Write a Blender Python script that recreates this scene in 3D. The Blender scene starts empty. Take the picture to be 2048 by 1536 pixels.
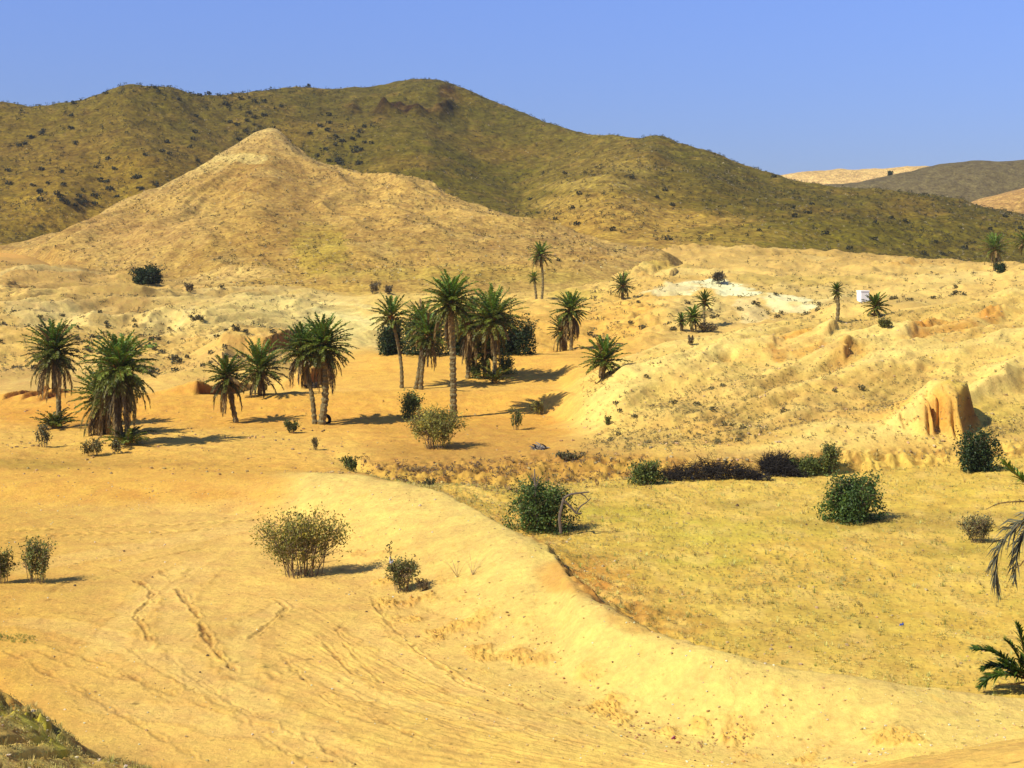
import bpy, math, random
import numpy as np
from math import radians, sin, cos, pi

S = bpy.context.scene
COL = S.collection
rng = np.random.default_rng(7)
random.seed(7)

# ---------------------------------------------------------------- camera, sky, sun, exposure
F = 2813.0            # focal length in pixels of a 2048 px wide picture
U0, VH, H = 1024.0, 525.0, 9.0   # picture centre column, horizon row, eye height (m)
cam_d = bpy.data.cameras.new("camera"); cam = bpy.data.objects.new("camera", cam_d); COL.objects.link(cam)
cam.location = (0, 0, H); cam.rotation_euler = (radians(90), 0, 0)
cam_d.sensor_width = 36.0; cam_d.lens = 36.0 * F / 2048.0
cam_d.shift_y = -(768.0 - VH) / 2048.0
cam_d.clip_start = 0.1; cam_d.clip_end = 20000
S.camera = cam

SUN_EL, SUN_ROT = radians(45), radians(238)   # sun stands to the left, a little behind the camera
W = bpy.data.worlds.new("World"); S.world = W; W.use_nodes = True
nt = W.node_tree; nt.nodes.clear()
sky = nt.nodes.new('ShaderNodeTexSky'); sky.sky_type = 'NISHITA'; sky.sun_disc = False
sky.sun_elevation = SUN_EL; sky.sun_rotation = SUN_ROT
sky.air_density = 1.0; sky.dust_density = 0.35; sky.ozone_density = 3.0; sky.altitude = 300
mul = nt.nodes.new('ShaderNodeMix'); mul.data_type = 'RGBA'; mul.blend_type = 'MULTIPLY'
mul.inputs[0].default_value = 1.0
mul.inputs[7].default_value = (0.72, 0.78, 1.20, 1)
gen = nt.nodes.new('ShaderNodeTexCoord'); sep = nt.nodes.new('ShaderNodeSeparateXYZ'); nt.links.new(gen.outputs['Generated'], sep.inputs[0])
mr = nt.nodes.new('ShaderNodeMapRange'); mr.inputs[1].default_value = 0.03; mr.inputs[2].default_value = 0.20
mr.inputs[3].default_value = 0.64; mr.inputs[4].default_value = 1.12; nt.links.new(sep.outputs[2], mr.inputs[0])
vs = nt.nodes.new('ShaderNodeVectorMath'); vs.operation = 'SCALE'
bg = nt.nodes.new('ShaderNodeBackground'); bg.inputs[1].default_value = 0.092
wo = nt.nodes.new('ShaderNodeOutputWorld')
nt.links.new(sky.outputs[0], mul.inputs[6]); nt.links.new(mul.outputs[2], vs.inputs[0]); nt.links.new(mr.outputs[0], vs.inputs['Scale']); nt.links.new(vs.outputs[0], bg.inputs[0]); nt.links.new(bg.outputs[0], wo.inputs[0])
sd = bpy.data.lights.new("sun", 'SUN'); sd.energy = 4.8; sd.angle = radians(0.5); sd.color = (1.0, 0.95, 0.86)
sun = bpy.data.objects.new("sun", sd); COL.objects.link(sun)
sv = (sin(SUN_ROT) * cos(SUN_EL), cos(SUN_ROT) * cos(SUN_EL), sin(SUN_EL))
from mathutils import Vector
sun.rotation_euler = Vector(sv).to_track_quat('Z', 'Y').to_euler()
S.view_settings.view_transform = 'Standard'; S.view_settings.look = 'None'
S.view_settings.exposure = 0.40; S.view_settings.gamma = 1.0

# ---------------------------------------------------------------- small helpers
def tag(o, label=None, cat=None, group=None, kind=None):
    if label: o['label'] = label
    if cat: o['category'] = cat
    if group: o['group'] = group
    if kind: o['kind'] = kind
    return o

def empty(name, loc, rz=0.0):
    o = bpy.data.objects.new(name, None); COL.objects.link(o)
    o.location = loc; o.rotation_euler = (0, 0, rz); o.empty_display_size = 0.2
    return o

def lin(c):
    c = np.asarray(c, float) / 255.0
    return np.where(c <= 0.04045, c / 12.92, ((c + 0.055) / 1.055) ** 2.4)

KLIGHT = 1.42
TONE = np.array([1.14, 1.11, 0.76])
def alb(c):            # surface colour from how it looks in full sun
    return np.clip(lin(c) / KLIGHT * TONE, 0, 0.8)

def build(name, V, Q, mat, parent=None, T=None, tint=None, smooth=False, link=True):
    """one mesh object from numpy arrays: V (n,3), Q (m,4) quads, T (k,3) triangles, tint (n,3) albedo"""
    V = np.asarray(V, np.float32)
    Q = np.zeros((0, 4), np.int32) if Q is None or len(Q) == 0 else np.asarray(Q, np.int32)
    T = np.zeros((0, 3), np.int32) if T is None or len(T) == 0 else np.asarray(T, np.int32)
    me = bpy.data.meshes.new(name)
    me.vertices.add(len(V)); me.vertices.foreach_set('co', V.ravel())
    nl = Q.size + T.size; npoly = len(Q) + len(T)
    me.loops.add(nl); me.polygons.add(npoly)
    me.loops.foreach_set('vertex_index', np.concatenate([Q.ravel(), T.ravel()]).astype(np.int32))
    st = np.concatenate([np.arange(len(Q)) * 4, Q.size + np.arange(len(T)) * 3]).astype(np.int32)
    me.polygons.foreach_set('loop_start', st)
    me.polygons.foreach_set('use_smooth', np.full(npoly, smooth))
    me.update(calc_edges=True)
    if npoly < 200000: me.validate()
    if tint is not None:
        a = me.attributes.new('albedo', 'FLOAT_COLOR', 'POINT')
        c = np.ones((len(V), 4), np.float32); c[:, :3] = tint
        a.data.foreach_set('color', c.ravel())
    me.materials.append(mat)
    o = bpy.data.objects.new(name, me)
    if link: COL.objects.link(o)
    if parent is not None: o.parent = parent
    return o

class Geo:
    """collects vertex / face / albedo arrays"""
    def __init__(s): s.V = []; s.Q = []; s.T = []; s.C = []; s.n = 0
    def add(s, V, Q=None, T=None, c=(0.3, 0.3, 0.3)):
        V = np.asarray(V, float).reshape(-1, 3)
        s.V.append(V)
        if Q is not None and len(Q): s.Q.append(np.asarray(Q) + s.n)
        if T is not None and len(T): s.T.append(np.asarray(T) + s.n)
        c = np.asarray(c, float)
        s.C.append(np.broadcast_to(c, V.shape) if c.ndim == 1 else c)
        s.n += len(V)
    def obj(s, name, mat, parent=None, smooth=False):
        return build(name, np.concatenate(s.V), np.concatenate(s.Q) if s.Q else None, mat, parent,
                     np.concatenate(s.T) if s.T else None, np.concatenate(s.C), smooth)

# ---------------------------------------------------------------- noise
def _hash(ix, iy, seed):
    n = ix.astype(np.uint64) * np.uint64(374761393) + iy.astype(np.uint64) * np.uint64(668265263) + np.uint64((seed * 974711 + 12345) & 0xffffffff)
    n &= np.uint64(0xffffffff)
    n = ((n ^ (n >> np.uint64(13))) * np.uint64(1274126177)) & np.uint64(0xffffffff)
    n = n ^ (n >> np.uint64(16))
    return n.astype(np.float32) * np.float32(2 * pi / 4294967296.0)

def perlin(x, y, seed=0):
    x = np.asarray(x, np.float64) + 5000.0; y = np.asarray(y, np.float64) + 5000.0
    ix = np.floor(x).astype(np.int64); iy = np.floor(y).astype(np.int64)
    fx = (x - ix).astype(np.float32); fy = (y - iy).astype(np.float32)
    def g(dx, dy):
        a = _hash(ix + dx, iy + dy, seed)
        return np.cos(a) * (fx - dx) + np.sin(a) * (fy - dy)
    w = fx * fx * fx * (fx * (fx * 6 - 15) + 10); t = fy * fy * fy * (fy * (fy * 6 - 15) + 10)
    a = g(0, 0) * (1 - w) + g(1, 0) * w; b = g(0, 1) * (1 - w) + g(1, 1) * w
    return (a * (1 - t) + b * t) * 1.4

def fbm(x, y, o=4, seed=0, gain=0.5):
    s = 0; a = 1.0
    for i in range(o):
        s = s + a * perlin(x * 2 ** i, y * 2 ** i, seed + i * 17); a *= gain
    return s

def ridged(x, y, o=3, seed=0):
    s = 0; a = 1.0
    for i in range(o):
        s = s + a * (1 - 2 * np.abs(perlin(x * 2 ** i, y * 2 ** i, seed + i * 31))); a *= 0.5
    return s

def sstep(a, b, x):
    t = np.clip((x - a) / (b - a), 0, 1); return t * t * (3 - 2 * t)

# ---------------------------------------------------------------- materials
def nd(nt, t, **kw):
    n = nt.nodes.new(t)
    for k, v in kw.items(): setattr(n, k, v)
    return n

def earth_mat(name, fine=9.0, mid=1.3, bump=0.35, speck=0.25, dist=0.05, contrast=0.30):
    """soil: albedo attribute times grain noise at three scales, with pebbles and bump"""
    m = bpy.data.materials.new(name); m.use_nodes = True; t = m.node_tree; L = t.links
    b = t.nodes['Principled BSDF']; b.inputs['Roughness'].default_value = 0.95
    b.inputs['Specular IOR Level'].default_value = 0.12
    at = nd(t, 'ShaderNodeAttribute'); at.attribute_name = 'albedo'
    tc = nd(t, 'ShaderNodeTexCoord')
    def noise(sc, det, rough=0.6):
        n = nd(t, 'ShaderNodeTexNoise'); n.inputs['Scale'].default_value = sc
        n.inputs['Detail'].default_value = det; n.inputs['Roughness'].default_value = rough
        L.new(tc.outputs['Object'], n.inputs['Vector']); return n
    def ramp(src, lo, hi, a, c):
        r = nd(t, 'ShaderNodeMapRange'); r.inputs[1].default_value = lo; r.inputs[2].default_value = hi
        r.inputs[3].default_value = a; r.inputs[4].default_value = c
        L.new(src, r.inputs[0]); return r.outputs[0]
    def math_(op, a, c):
        n = nd(t, 'ShaderNodeMath', operation=op)
        for i, v in enumerate((a, c)):
            if isinstance(v, (int, float)): n.inputs[i].default_value = v
            else: L.new(v, n.inputs[i])
        return n.outputs[0]
    n1 = noise(fine, 6, 0.7); n2 = noise(mid, 5, 0.6); n3 = noise(mid * 0.16, 4, 0.55)
    k = math_('MULTIPLY', ramp(n1.outputs[0], 0.3, 0.7, 1 - contrast, 1 + contrast * 0.8), ramp(n2.outputs[0], 0.3, 0.7, 1 - contrast * 0.55, 1 + contrast * 0.5))
    k = math_('MULTIPLY', k, ramp(n3.outputs[0], 0.3, 0.7, 0.92, 1.08))
    vo = nd(t, 'ShaderNodeTexVoronoi'); vo.inputs['Scale'].default_value = fine * 0.55
    L.new(tc.outputs['Object'], vo.inputs['Vector'])
    sp = ramp(vo.outputs['Distance'], 0.10, 0.22, 1 - speck, 1.0)
    pick = nd(t, 'ShaderNodeSeparateColor'); L.new(vo.outputs['Color'], pick.inputs[0])
    sel = ramp(pick.outputs[0], 0.72, 0.74, 1.0, 0.0)            # only some cells carry a dark pebble
    sp = math_('MAXIMUM', sp, sel)
    k = math_('MULTIPLY', k, sp)
    vo2 = nd(t, 'ShaderNodeTexVoronoi'); vo2.inputs['Scale'].default_value = fine * 0.2; L.new(tc.outputs['Object'], vo2.inputs['Vector'])
    pk2 = nd(t, 'ShaderNodeSeparateColor'); L.new(vo2.outputs['Color'], pk2.inputs[0])
    d2 = math_('ADD', vo2.outputs['Distance'], math_('MULTIPLY', n1.outputs[0], 0.12))
    k = math_('MULTIPLY', k, math_('MAXIMUM', ramp(d2, 0.11, 0.21, 1 - speck * 1.3, 1.0), ramp(pk2.outputs[0], 0.86, 0.87, 1.0, 0.0)))
    k = math_('MULTIPLY', k, math_('MINIMUM', ramp(d2, 0.10, 0.18, 1 + speck * 0.8, 1.0), ramp(pk2.outputs[1], 0.88, 0.89, 1.0, 1 + speck)))
    mx = nd(t, 'ShaderNodeVectorMath', operation='SCALE'); L.new(at.outputs['Color'], mx.inputs[0]); L.new(k, mx.inputs['Scale'])
    hs = nd(t, 'ShaderNodeHueSaturation'); L.new(mx.outputs[0], hs.inputs['Color'])
    L.new(ramp(n2.outputs[0], 0.3, 0.7, 0.492, 0.508), hs.inputs['Hue'])
    L.new(hs.outputs[0], b.inputs['Base Color'])
    bp = nd(t, 'ShaderNodeBump'); bp.inputs['Strength'].default_value = bump; bp.inputs['Distance'].default_value = dist
    L.new(math_('ADD', n1.outputs[0], math_('MULTIPLY', n2.outputs[0], 1.5)), bp.inputs['Height'])
    L.new(bp.outputs[0], b.inputs['Normal'])
    return m

def leaf_mat(name, trans=0.25, var=0.35, scale=3.0, rough=0.55):
    m = bpy.data.materials.new(name); m.use_nodes = True; t = m.node_tree; L = t.links
    b = t.nodes['Principled BSDF']; b.inputs['Roughness'].default_value = rough
    b.inputs['Specular IOR Level'].default_value = 0.25
    at = nd(t, 'ShaderNodeAttribute'); at.attribute_name = 'albedo'
    tc = nd(t, 'ShaderNodeTexCoord'); n = nd(t, 'ShaderNodeTexNoise'); n.inputs['Scale'].default_value = scale; n.inputs['Detail'].default_value = 3
    L.new(tc.outputs['Object'], n.inputs['Vector'])
    r = nd(t, 'ShaderNodeMapRange'); r.inputs[1].default_value = 0.3; r.inputs[2].default_value = 0.7
    r.inputs[3].default_value = 1 - var; r.inputs[4].default_value = 1 + var; L.new(n.outputs[0], r.inputs[0])
    mx = nd(t, 'ShaderNodeVectorMath', operation='SCALE'); L.new(at.outputs['Color'], mx.inputs[0]); L.new(r.outputs[0], mx.inputs['Scale'])
    L.new(mx.outputs[0], b.inputs['Base Color'])
    if trans > 0:
        tr = nd(t, 'ShaderNodeBsdfTranslucent'); L.new(mx.outputs[0], tr.inputs['Color'])
        ms = nd(t, 'ShaderNodeMixShader'); ms.inputs[0].default_value = trans
        L.new(b.outputs[0], ms.inputs[1]); L.new(tr.outputs[0], ms.inputs[2])
        L.new(ms.outputs[0], t.nodes['Material Output'].inputs['Surface'])
    return m

def plain_mat(name, col, rough=0.6, var=0.12, scale=6.0, bump=0.0):
    m = bpy.data.materials.new(name); m.use_nodes = True; t = m.node_tree; L = t.links
    b = t.nodes['Principled BSDF']; b.inputs['Roughness'].default_value = rough
    tc = nd(t, 'ShaderNodeTexCoord'); n = nd(t, 'ShaderNodeTexNoise'); n.inputs['Scale'].default_value = scale; n.inputs['Detail'].default_value = 5
    L.new(tc.outputs['Object'], n.inputs['Vector'])
    cr = nd(t, 'ShaderNodeMix'); cr.data_type = 'RGBA'
    cr.inputs[6].default_value = (*[c * (1 - var) for c in col], 1); cr.inputs[7].default_value = (*[min(1, c * (1 + var)) for c in col], 1)
    L.new(n.outputs[0], cr.inputs[0]); L.new(cr.outputs[2], b.inputs['Base Color'])
    if bump:
        bp = nd(t, 'ShaderNodeBump'); bp.inputs['Strength'].default_value = bump; L.new(n.outputs[0], bp.inputs['Height']); L.new(bp.outputs[0], b.inputs['Normal'])
    return m

M_GROUND = earth_mat('valley_earth', 6.5, 1.3, 0.65, 0.36, 0.08, 0.17)
M_HILL = earth_mat('hill_earth', 1.8, 0.5, 0.8, 0.45, 0.25, 0.5)
M_MOUNT = earth_mat('mountain_earth', 0.9, 0.30, 0.6, 0.5, 0.5, 0.62)
M_BLUFF = earth_mat('bluff_earth', 7.0, 1.2, 0.9, 0.3, 0.08, 0.25)
M_PALM = leaf_mat('palm_leaf', 0.22, 0.25, 2.0, 0.45)
M_DEAD = leaf_mat('dead_leaf', 0.15, 0.30, 2.0, 0.8)
M_BARK = earth_mat('palm_bark', 14.0, 4.0, 0.9, 0.4, 0.03, 0.35)
M_LEAF = leaf_mat('bush_leaf', 0.22, 0.35, 2.5, 0.55)
M_TWIG = earth_mat('twig_bark', 20.0, 5.0, 0.3, 0.0, 0.01, 0.25)
M_SCRUB = leaf_mat('scrub_leaf', 0.10, 0.35, 0.8, 0.8)
M_GRASS = leaf_mat('grass_blade', 0.30, 0.30, 1.5, 0.7)

# ---------------------------------------------------------------- lofted terrain
def wx(u, D): return (u - U0) / F * D
def wz(v, D): return H - (v - VH) / F * D

class Loft:
    """heightfield drawn through feature lines that run across the valley, near to far"""
    def __init__(s, lines, rows, ucols, smooth_px=14):
        s.u = ucols; K = len(lines); n = len(ucols)
        D = np.zeros((K, n)); Z = np.zeros((K, n))
        fine = np.arange(ucols[0] - 60, ucols[-1] + 60, 2.0)
        ker = np.exp(-0.5 * (np.arange(-30, 31) * 2.0 / smooth_px) ** 2); ker /= ker.sum()
        for k, ln in enumerate(lines):
            us = [p[0] for p in ln]; ds = [p[-1] for p in ln]
            zs = [p[2] if p[1] == 'z' else wz(p[1], p[2]) for p in ln]
            d = np.interp(fine, us, ds); z = np.interp(fine, us, zs)
            d = np.convolve(np.pad(d, 30, mode='edge'), ker, 'valid'); z = np.convolve(np.pad(z, 30, mode='edge'), ker, 'valid')
            D[k] = np.interp(ucols, fine, d); Z[k] = np.interp(ucols, fine, z)
        for k in range(1, K): D[k] = np.maximum(D[k], D[k - 1] + 0.15)
        h = np.diff(D, axis=0); dl = np.diff(Z, axis=0) / h
        m = np.zeros_like(D); m[0] = dl[0]; m[-1] = dl[-1]
        w1 = 2 * h[1:] + h[:-1]; w2 = h[1:] + 2 * h[:-1]
        a = dl[:-1]; b = dl[1:]
        with np.errstate(divide='ignore', invalid='ignore'):
            hm = (w1 + w2) / (w1 / a + w2 / b)
        m[1:-1] = np.where(a * b > 0, np.nan_to_num(hm), 0)
        RD, RZ, RS = [], [], []
        for k in range(K - 1):
            t = np.linspace(0, 1, rows[k] + 1)[: rows[k] + (1 if k == K - 2 else 0)][:, None]
            h00 = 2 * t**3 - 3 * t**2 + 1; h10 = t**3 - 2 * t**2 + t; h01 = -2 * t**3 + 3 * t**2; h11 = t**3 - t**2
            RD.append(D[k] + t * h[k]); RS.append(np.broadcast_to(k + t, (len(t), n)))
            RZ.append(h00 * Z[k] + h10 * h[k] * m[k] + h01 * Z[k + 1] + h11 * h[k] * m[k + 1])
        s.D = np.concatenate(RD); s.z = np.concatenate(RZ); s.s = np.concatenate(RS).copy()
        s.U = np.broadcast_to(ucols, s.D.shape); s.x = (s.U - U0) / F * s.D; s.y = s.D
        s.v0 = VH + (H - s.z) * F / s.D
    def finish(s):
        s.V = VH + (H - s.z) * F / s.D
        s.vis = s.V <= np.minimum.accumulate(s.V, axis=0) + 0.8
        s.sil = s.V[s.D[:, 0] > 0].min(axis=0)
    def mesh(s, name, mat, col):
        r, c = s.D.shape
        i = np.arange(r * c).reshape(r, c)
        Q = np.stack([i[:-1, :-1], i[:-1, 1:], i[1:, 1:], i[1:, :-1]], -1).reshape(-1, 4)
        V = np.stack([s.x, s.y, s.z], -1).reshape(-1, 3)
        return build(name, V, Q, mat, None, None, col.reshape(-1, 3), True)
    def cast(s, u, v):
        c = int(np.clip(np.searchsorted(s.u, u), 1, len(s.u) - 1))
        w = (u - s.u[c - 1]) / (s.u[c] - s.u[c - 1])
        Dc = s.D[:, c - 1] * (1 - w) + s.D[:, c] * w; zc = s.z[:, c - 1] * (1 - w) + s.z[:, c] * w
        Vc = VH + (H - zc) * F / Dc
        ok = np.where((Vc <= v) & (Dc > 15))[0]
        r = ok[0] if len(ok) else len(Dc) - 1
        d0, d1, v0, v1 = Dc[r - 1], Dc[r], Vc[r - 1], Vc[r]
        t = 0 if v0 == v1 else np.clip((v0 - v) / (v0 - v1), 0, 1)
        D = d0 + t * (d1 - d0); z = zc[r - 1] + t * (zc[r] - zc[r - 1])
        return np.array([(u - U0) / F * D, D, z])
    def zat(s, x, y):
        u = U0 + F * x / y
        c = int(np.clip(np.searchsorted(s.u, u), 1, len(s.u) - 1)); w = np.clip((u - s.u[c - 1]) / (s.u[c] - s.u[c - 1]), 0, 1)
        return float(np.interp(y, s.D[:, c - 1], s.z[:, c - 1]) * (1 - w) + np.interp(y, s.D[:, c], s.z[:, c]) * w)

def cols(a, b, step, ext_a, ext_b, n_ext=70):
    return np.concatenate([np.linspace(ext_a, a, n_ext, endpoint=False), np.arange(a, b, step), np.linspace(b, ext_b, n_ext)])

def colour_field(L, table, seed, warp=0.25, ublur=1.0):
    """albedo from soil colours listed along each feature line, blended with a ragged border"""
    wob = fbm(L.x * 0.22, L.y * 0.22, 3, seed) * warp
    Uw = L.U + fbm(L.x * 0.3, L.y * 0.3, 3, seed + 5) * 26 * ublur
    s = np.clip(L.s + wob, 0, len(table) - 1 - 1e-6)
    k = np.floor(s).astype(int); t = (s - k)[..., None]
    out = np.zeros(L.D.shape + (3,))
    C = []
    for row in table:
        us = [p[0] for p in row]; cs = np.array([alb(p[1]) for p in row])
        C.append(np.stack([np.interp(Uw, us, cs[:, j]) for j in range(3)], -1))
    for i in range(len(table) - 1):
        m = k == i
        out[m] = (C[i] * (1 - t) + C[i + 1] * t)[m]
    return out

def blend(col, mask, c):
    m = np.clip(mask, 0, 1)[..., None]
    col[...] = col * (1 - m) + alb(c) * m

def blob(L, u, v, ru, rv, seed=0, rag=0.5):
    q = ((L.U - u) / ru) ** 2 + ((L.v0 - v) / rv) ** 2
    out = np.zeros(q.shape); m = q < 2.4
    out[m] = sstep(1.2, 0.45, q[m] + fbm(L.x[m] * 0.5, L.y[m] * 0.35, 4, seed) * rag)
    return out

def spline0(pts, n=22):
    pts = np.asarray(pts, float); t = np.linspace(0, 1, len(pts)); q = np.linspace(0, 1, n)
    o = np.stack([np.interp(q, t, pts[:, k]) for k in range(pts.shape[1])], -1)
    for _ in range(4): o[1:-1] = .25 * o[:-2] + .5 * o[1:-1] + .25 * o[2:]
    return [tuple(p) for p in o]

def dist_poly(X, Y, pts):
    best = np.full(X.shape, 1e9, np.float32); side = np.zeros(X.shape, np.float32); along = np.zeros(X.shape, np.float32)
    acc = 0.0
    for (ax, ay), (bx, by) in zip(pts[:-1], pts[1:]):
        dx, dy = bx - ax, by - ay; l2 = dx * dx + dy * dy + 1e-9; ln = math.sqrt(l2)
        t = np.clip(((X - ax) * dx + (Y - ay) * dy) / l2, 0, 1)
        d = np.hypot(X - ax - t * dx, Y - ay - t * dy)
        m = d < best
        best = np.where(m, d, best); along = np.where(m, acc + t * ln, along)
        side = np.where(m, (X - ax) * dy - (Y - ay) * dx, side)
        acc += ln
    return best, np.sign(side), along, acc

# ---- the valley floor, embankment, terraces and slopes
Z = 'z'
G_LINES = [
 [(-900,Z,7.3,2),(2950,Z,7.3,2)],
 [(-900,Z,4.4,12),(0,Z,4.0,12),(600,Z,3.4,12),(1500,Z,3.2,12),(2048,Z,3.4,12),(2950,Z,4.0,12)],
 [(-900,1200,25),(-300,1300,24.5),(0,1352,23.6),(50,1400,22.9),(100,1444,22.3),(160,1490,21.6),(300,1545,20.2),(600,1650,18.2),(1024,1720,17),(1300,Z,.7,21.2),(1400,Z,.5,22),(1800,1520,22.6),(2048,1478,22.4),(2400,1430,21),(2950,1350,20)],
 [(-900,Z,.3,27),(0,Z,.0,27.5),(300,Z,0,26),(800,Z,0,24.5),(1300,Z,.05,24),(1600,Z,.15,23.6),(1800,Z,.45,23.4),(2048,Z,.8,23.4),(2400,Z,1.0,22),(2950,Z,1.0,21)],
 [(-900,1010,51.5),(0,1015,51.7),(300,1020,51),(480,1032,49.9),(600,1080,45.6),(700,1150,40.5),(780,1200,37.5),(900,1280,33.5),(1050,1360,30.3),(1250,1440,27.7),(1450,1500,25.9),(1600,1525,25.1),(1800,1490,24.6),(2048,1465,24.3),(2400,Z,1.0,23),(2950,Z,1.0,22)],
 [(-900,960,54.5),(0,965,54.4),(300,961,54.6),(500,957,54.4),(575,953,53.9),(620,949,53.0),(720,955,51.0),(800,968,48.9),(880,985,47.1),(930,1010,44.8),(1000,1050,41.25),(1050,1078,39.4),(1090,1098,38.5),(1118,1124,36.8),(1136,1160,34.8),(1156,1184,33.6),(1205,1212,32.3),(1300,1262,30.5),(1400,1297,29.1),(1500,1322,28.4),(1600,1342,27.9),(1800,1372,26.9),(2048,1402,26.0),(2400,1440,24.8),(2950,1480,23.4)],
 [(-900,Z,.6,58),(0,Z,.6,58),(600,Z,.65,57),(720,Z,.85,54.2),(880,Z,.45,50.2),(1000,Z,.4,44.6),(1090,Z,.35,42.6),(1145,Z,.3,39.6),(1200,Z,.3,36.6),(1300,Z,.3,33.0),(1400,Z,.3,30.8),(1600,Z,.3,29.3),(1800,Z,.3,28.3),(2048,Z,.3,27.4),(2950,Z,.3,25.5)],
 [(-900,Z,.75,63),(0,890,63.2),(600,890,63),(700,Z,.55,58.5),(760,Z,.35,55.4),(1000,985,53.2),(1100,975,54.2),(1250,962,55.6),(1400,962,55.6),(1560,952,56.6),(1690,946,57.6),(1900,933,58.7),(2048,915,59.9),(2950,880,62)],
 [(-900,Z,.8,67),(0,870,66.9),(400,870,66.9),(600,875,65.9),(700,905,60.7),(760,931,57.0),(1000,930,57),(1100,918,58.4),(1250,918,57.9),(1400,922,57.0),(1560,912,58.0),(1700,905,58.8),(1900,900,60),(2048,885,61.5),(2950,850,64)],
 [(-900,Z,.9,75),(0,832,74.7),(300,840,72.8),(600,838,73),(900,835,73.5),(1090,832,74.7),(1150,850,68.5),(1250,862,63.5),(1400,862,62.0),(1600,850,62.6),(1800,842,63.2),(2048,828,65.6),(2950,800,68)],
 [(-900,800,80),(0,795,80),(290,790,80),(570,785,80),(800,780,80),(1000,780,80),(1120,778,79.5),(1165,800,71.5),(1250,800,69),(1400,790,69),(1600,770,71),(1800,742,73.5),(2048,720,76),(2950,660,80)],
 [(-900,788,84),(0,785,84),(290,785,84),(330,Z,1.15,81.8),(600,Z,1.2,81.6),(800,Z,1.3,81.6),(1000,Z,1.3,81.6),(1120,Z,1.35,81.5),(1165,775,76),(1250,752,75),(1400,740,75),(1600,712,78),(1800,688,82.5),(2048,660,87),(2950,600,92)],
 [(-900,740,92),(0,740,92),(300,742,93),(500,752,92),(650,745,91),(800,745,91),(1000,742,92),(1120,742,91),(1170,762,80),(1210,748,80),(1300,718,83),(1400,690,86.5),(1500,667,90),(1560,656,92),(1700,640,95),(1800,622,98),(1950,602,102),(2048,594,104),(2950,540,110)],
 [(-900,690,100),(0,690,100),(300,692,102),(500,702,101),(700,712,98),(800,706,97),(1060,706,97),(1140,712,96),(1180,Z,2.5,86),(1300,Z,2.9,92),(1400,Z,3.3,97),(1560,Z,4.0,104),(1700,Z,4.3,108),(2048,Z,5.6,118),(2950,Z,7.5,124)],
 [(-900,650,112),(0,650,112),(300,657,114),(500,657,112),(700,672,108),(790,Z,2.25,99.5),(1050,Z,2.25,99.5),(1130,700,101.5),(1200,700,102),(1300,690,105),(1370,672,111),(1400,666,112),(1560,648,118),(1700,636,122),(1800,616,128),(2048,588,135),(2950,540,145)],
 [(-900,590,135),(0,600,135),(300,612,135),(500,622,130),(700,632,125),(800,642,118),(900,650,115),(1050,650,115),(1130,655,116),(1250,650,120),(1340,640,125),(1450,626,132),(1600,616,138),(1700,606,142),(1850,590,150),(2048,568,160),(2950,540,170)],
 [(-900,535,168),(0,552,165),(150,562,165),(300,590,160),(500,596,158),(650,600,155),(760,594,155),(1000,599,152),(1100,601,150),(1250,600,152),(1340,594,155),(1450,586,160),(1600,580,165),(1750,570,172),(1900,560,180),(2048,546,190),(2950,530,200)],
 [(-900,505,192),(0,528,190),(150,546,190),(300,572,185),(500,582,180),(760,588,175),(1000,592,170),(1100,584,175),(1250,562,185),(1340,542,200),(1500,536,215),(1700,530,225),(1900,534,235),(2048,540,240),(2950,540,250)],
 [(-900,495,240),(0,505,240),(60,512,235),(150,Z,7.0,225),(300,Z,6.0,215),(760,Z,5.5,205),(1100,Z,6.0,205),(1250,Z,8.2,220),(1340,500,250),(1500,503,260),(1700,514,265),(1900,530,275),(2048,545,285),(2950,545,300)],
 [(-900,Z,9,420),(2950,Z,8,420)],
 [(-900,Z,4,1500),(2950,Z,4,1500)],
]
G_ROWS = [20, 130, 44, 330, 110, 52, 130, 26, 84, 50, 30, 54, 40, 36, 70, 72, 56, 44, 26, 14]
G = Loft(G_LINES, G_ROWS, cols(-60, 2110, 2.6, -900, 2950), 9)

def px(u, v, z=0.0):
    D = (H - z) * F / (v - VH); return (wx(u, D), D)

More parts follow.
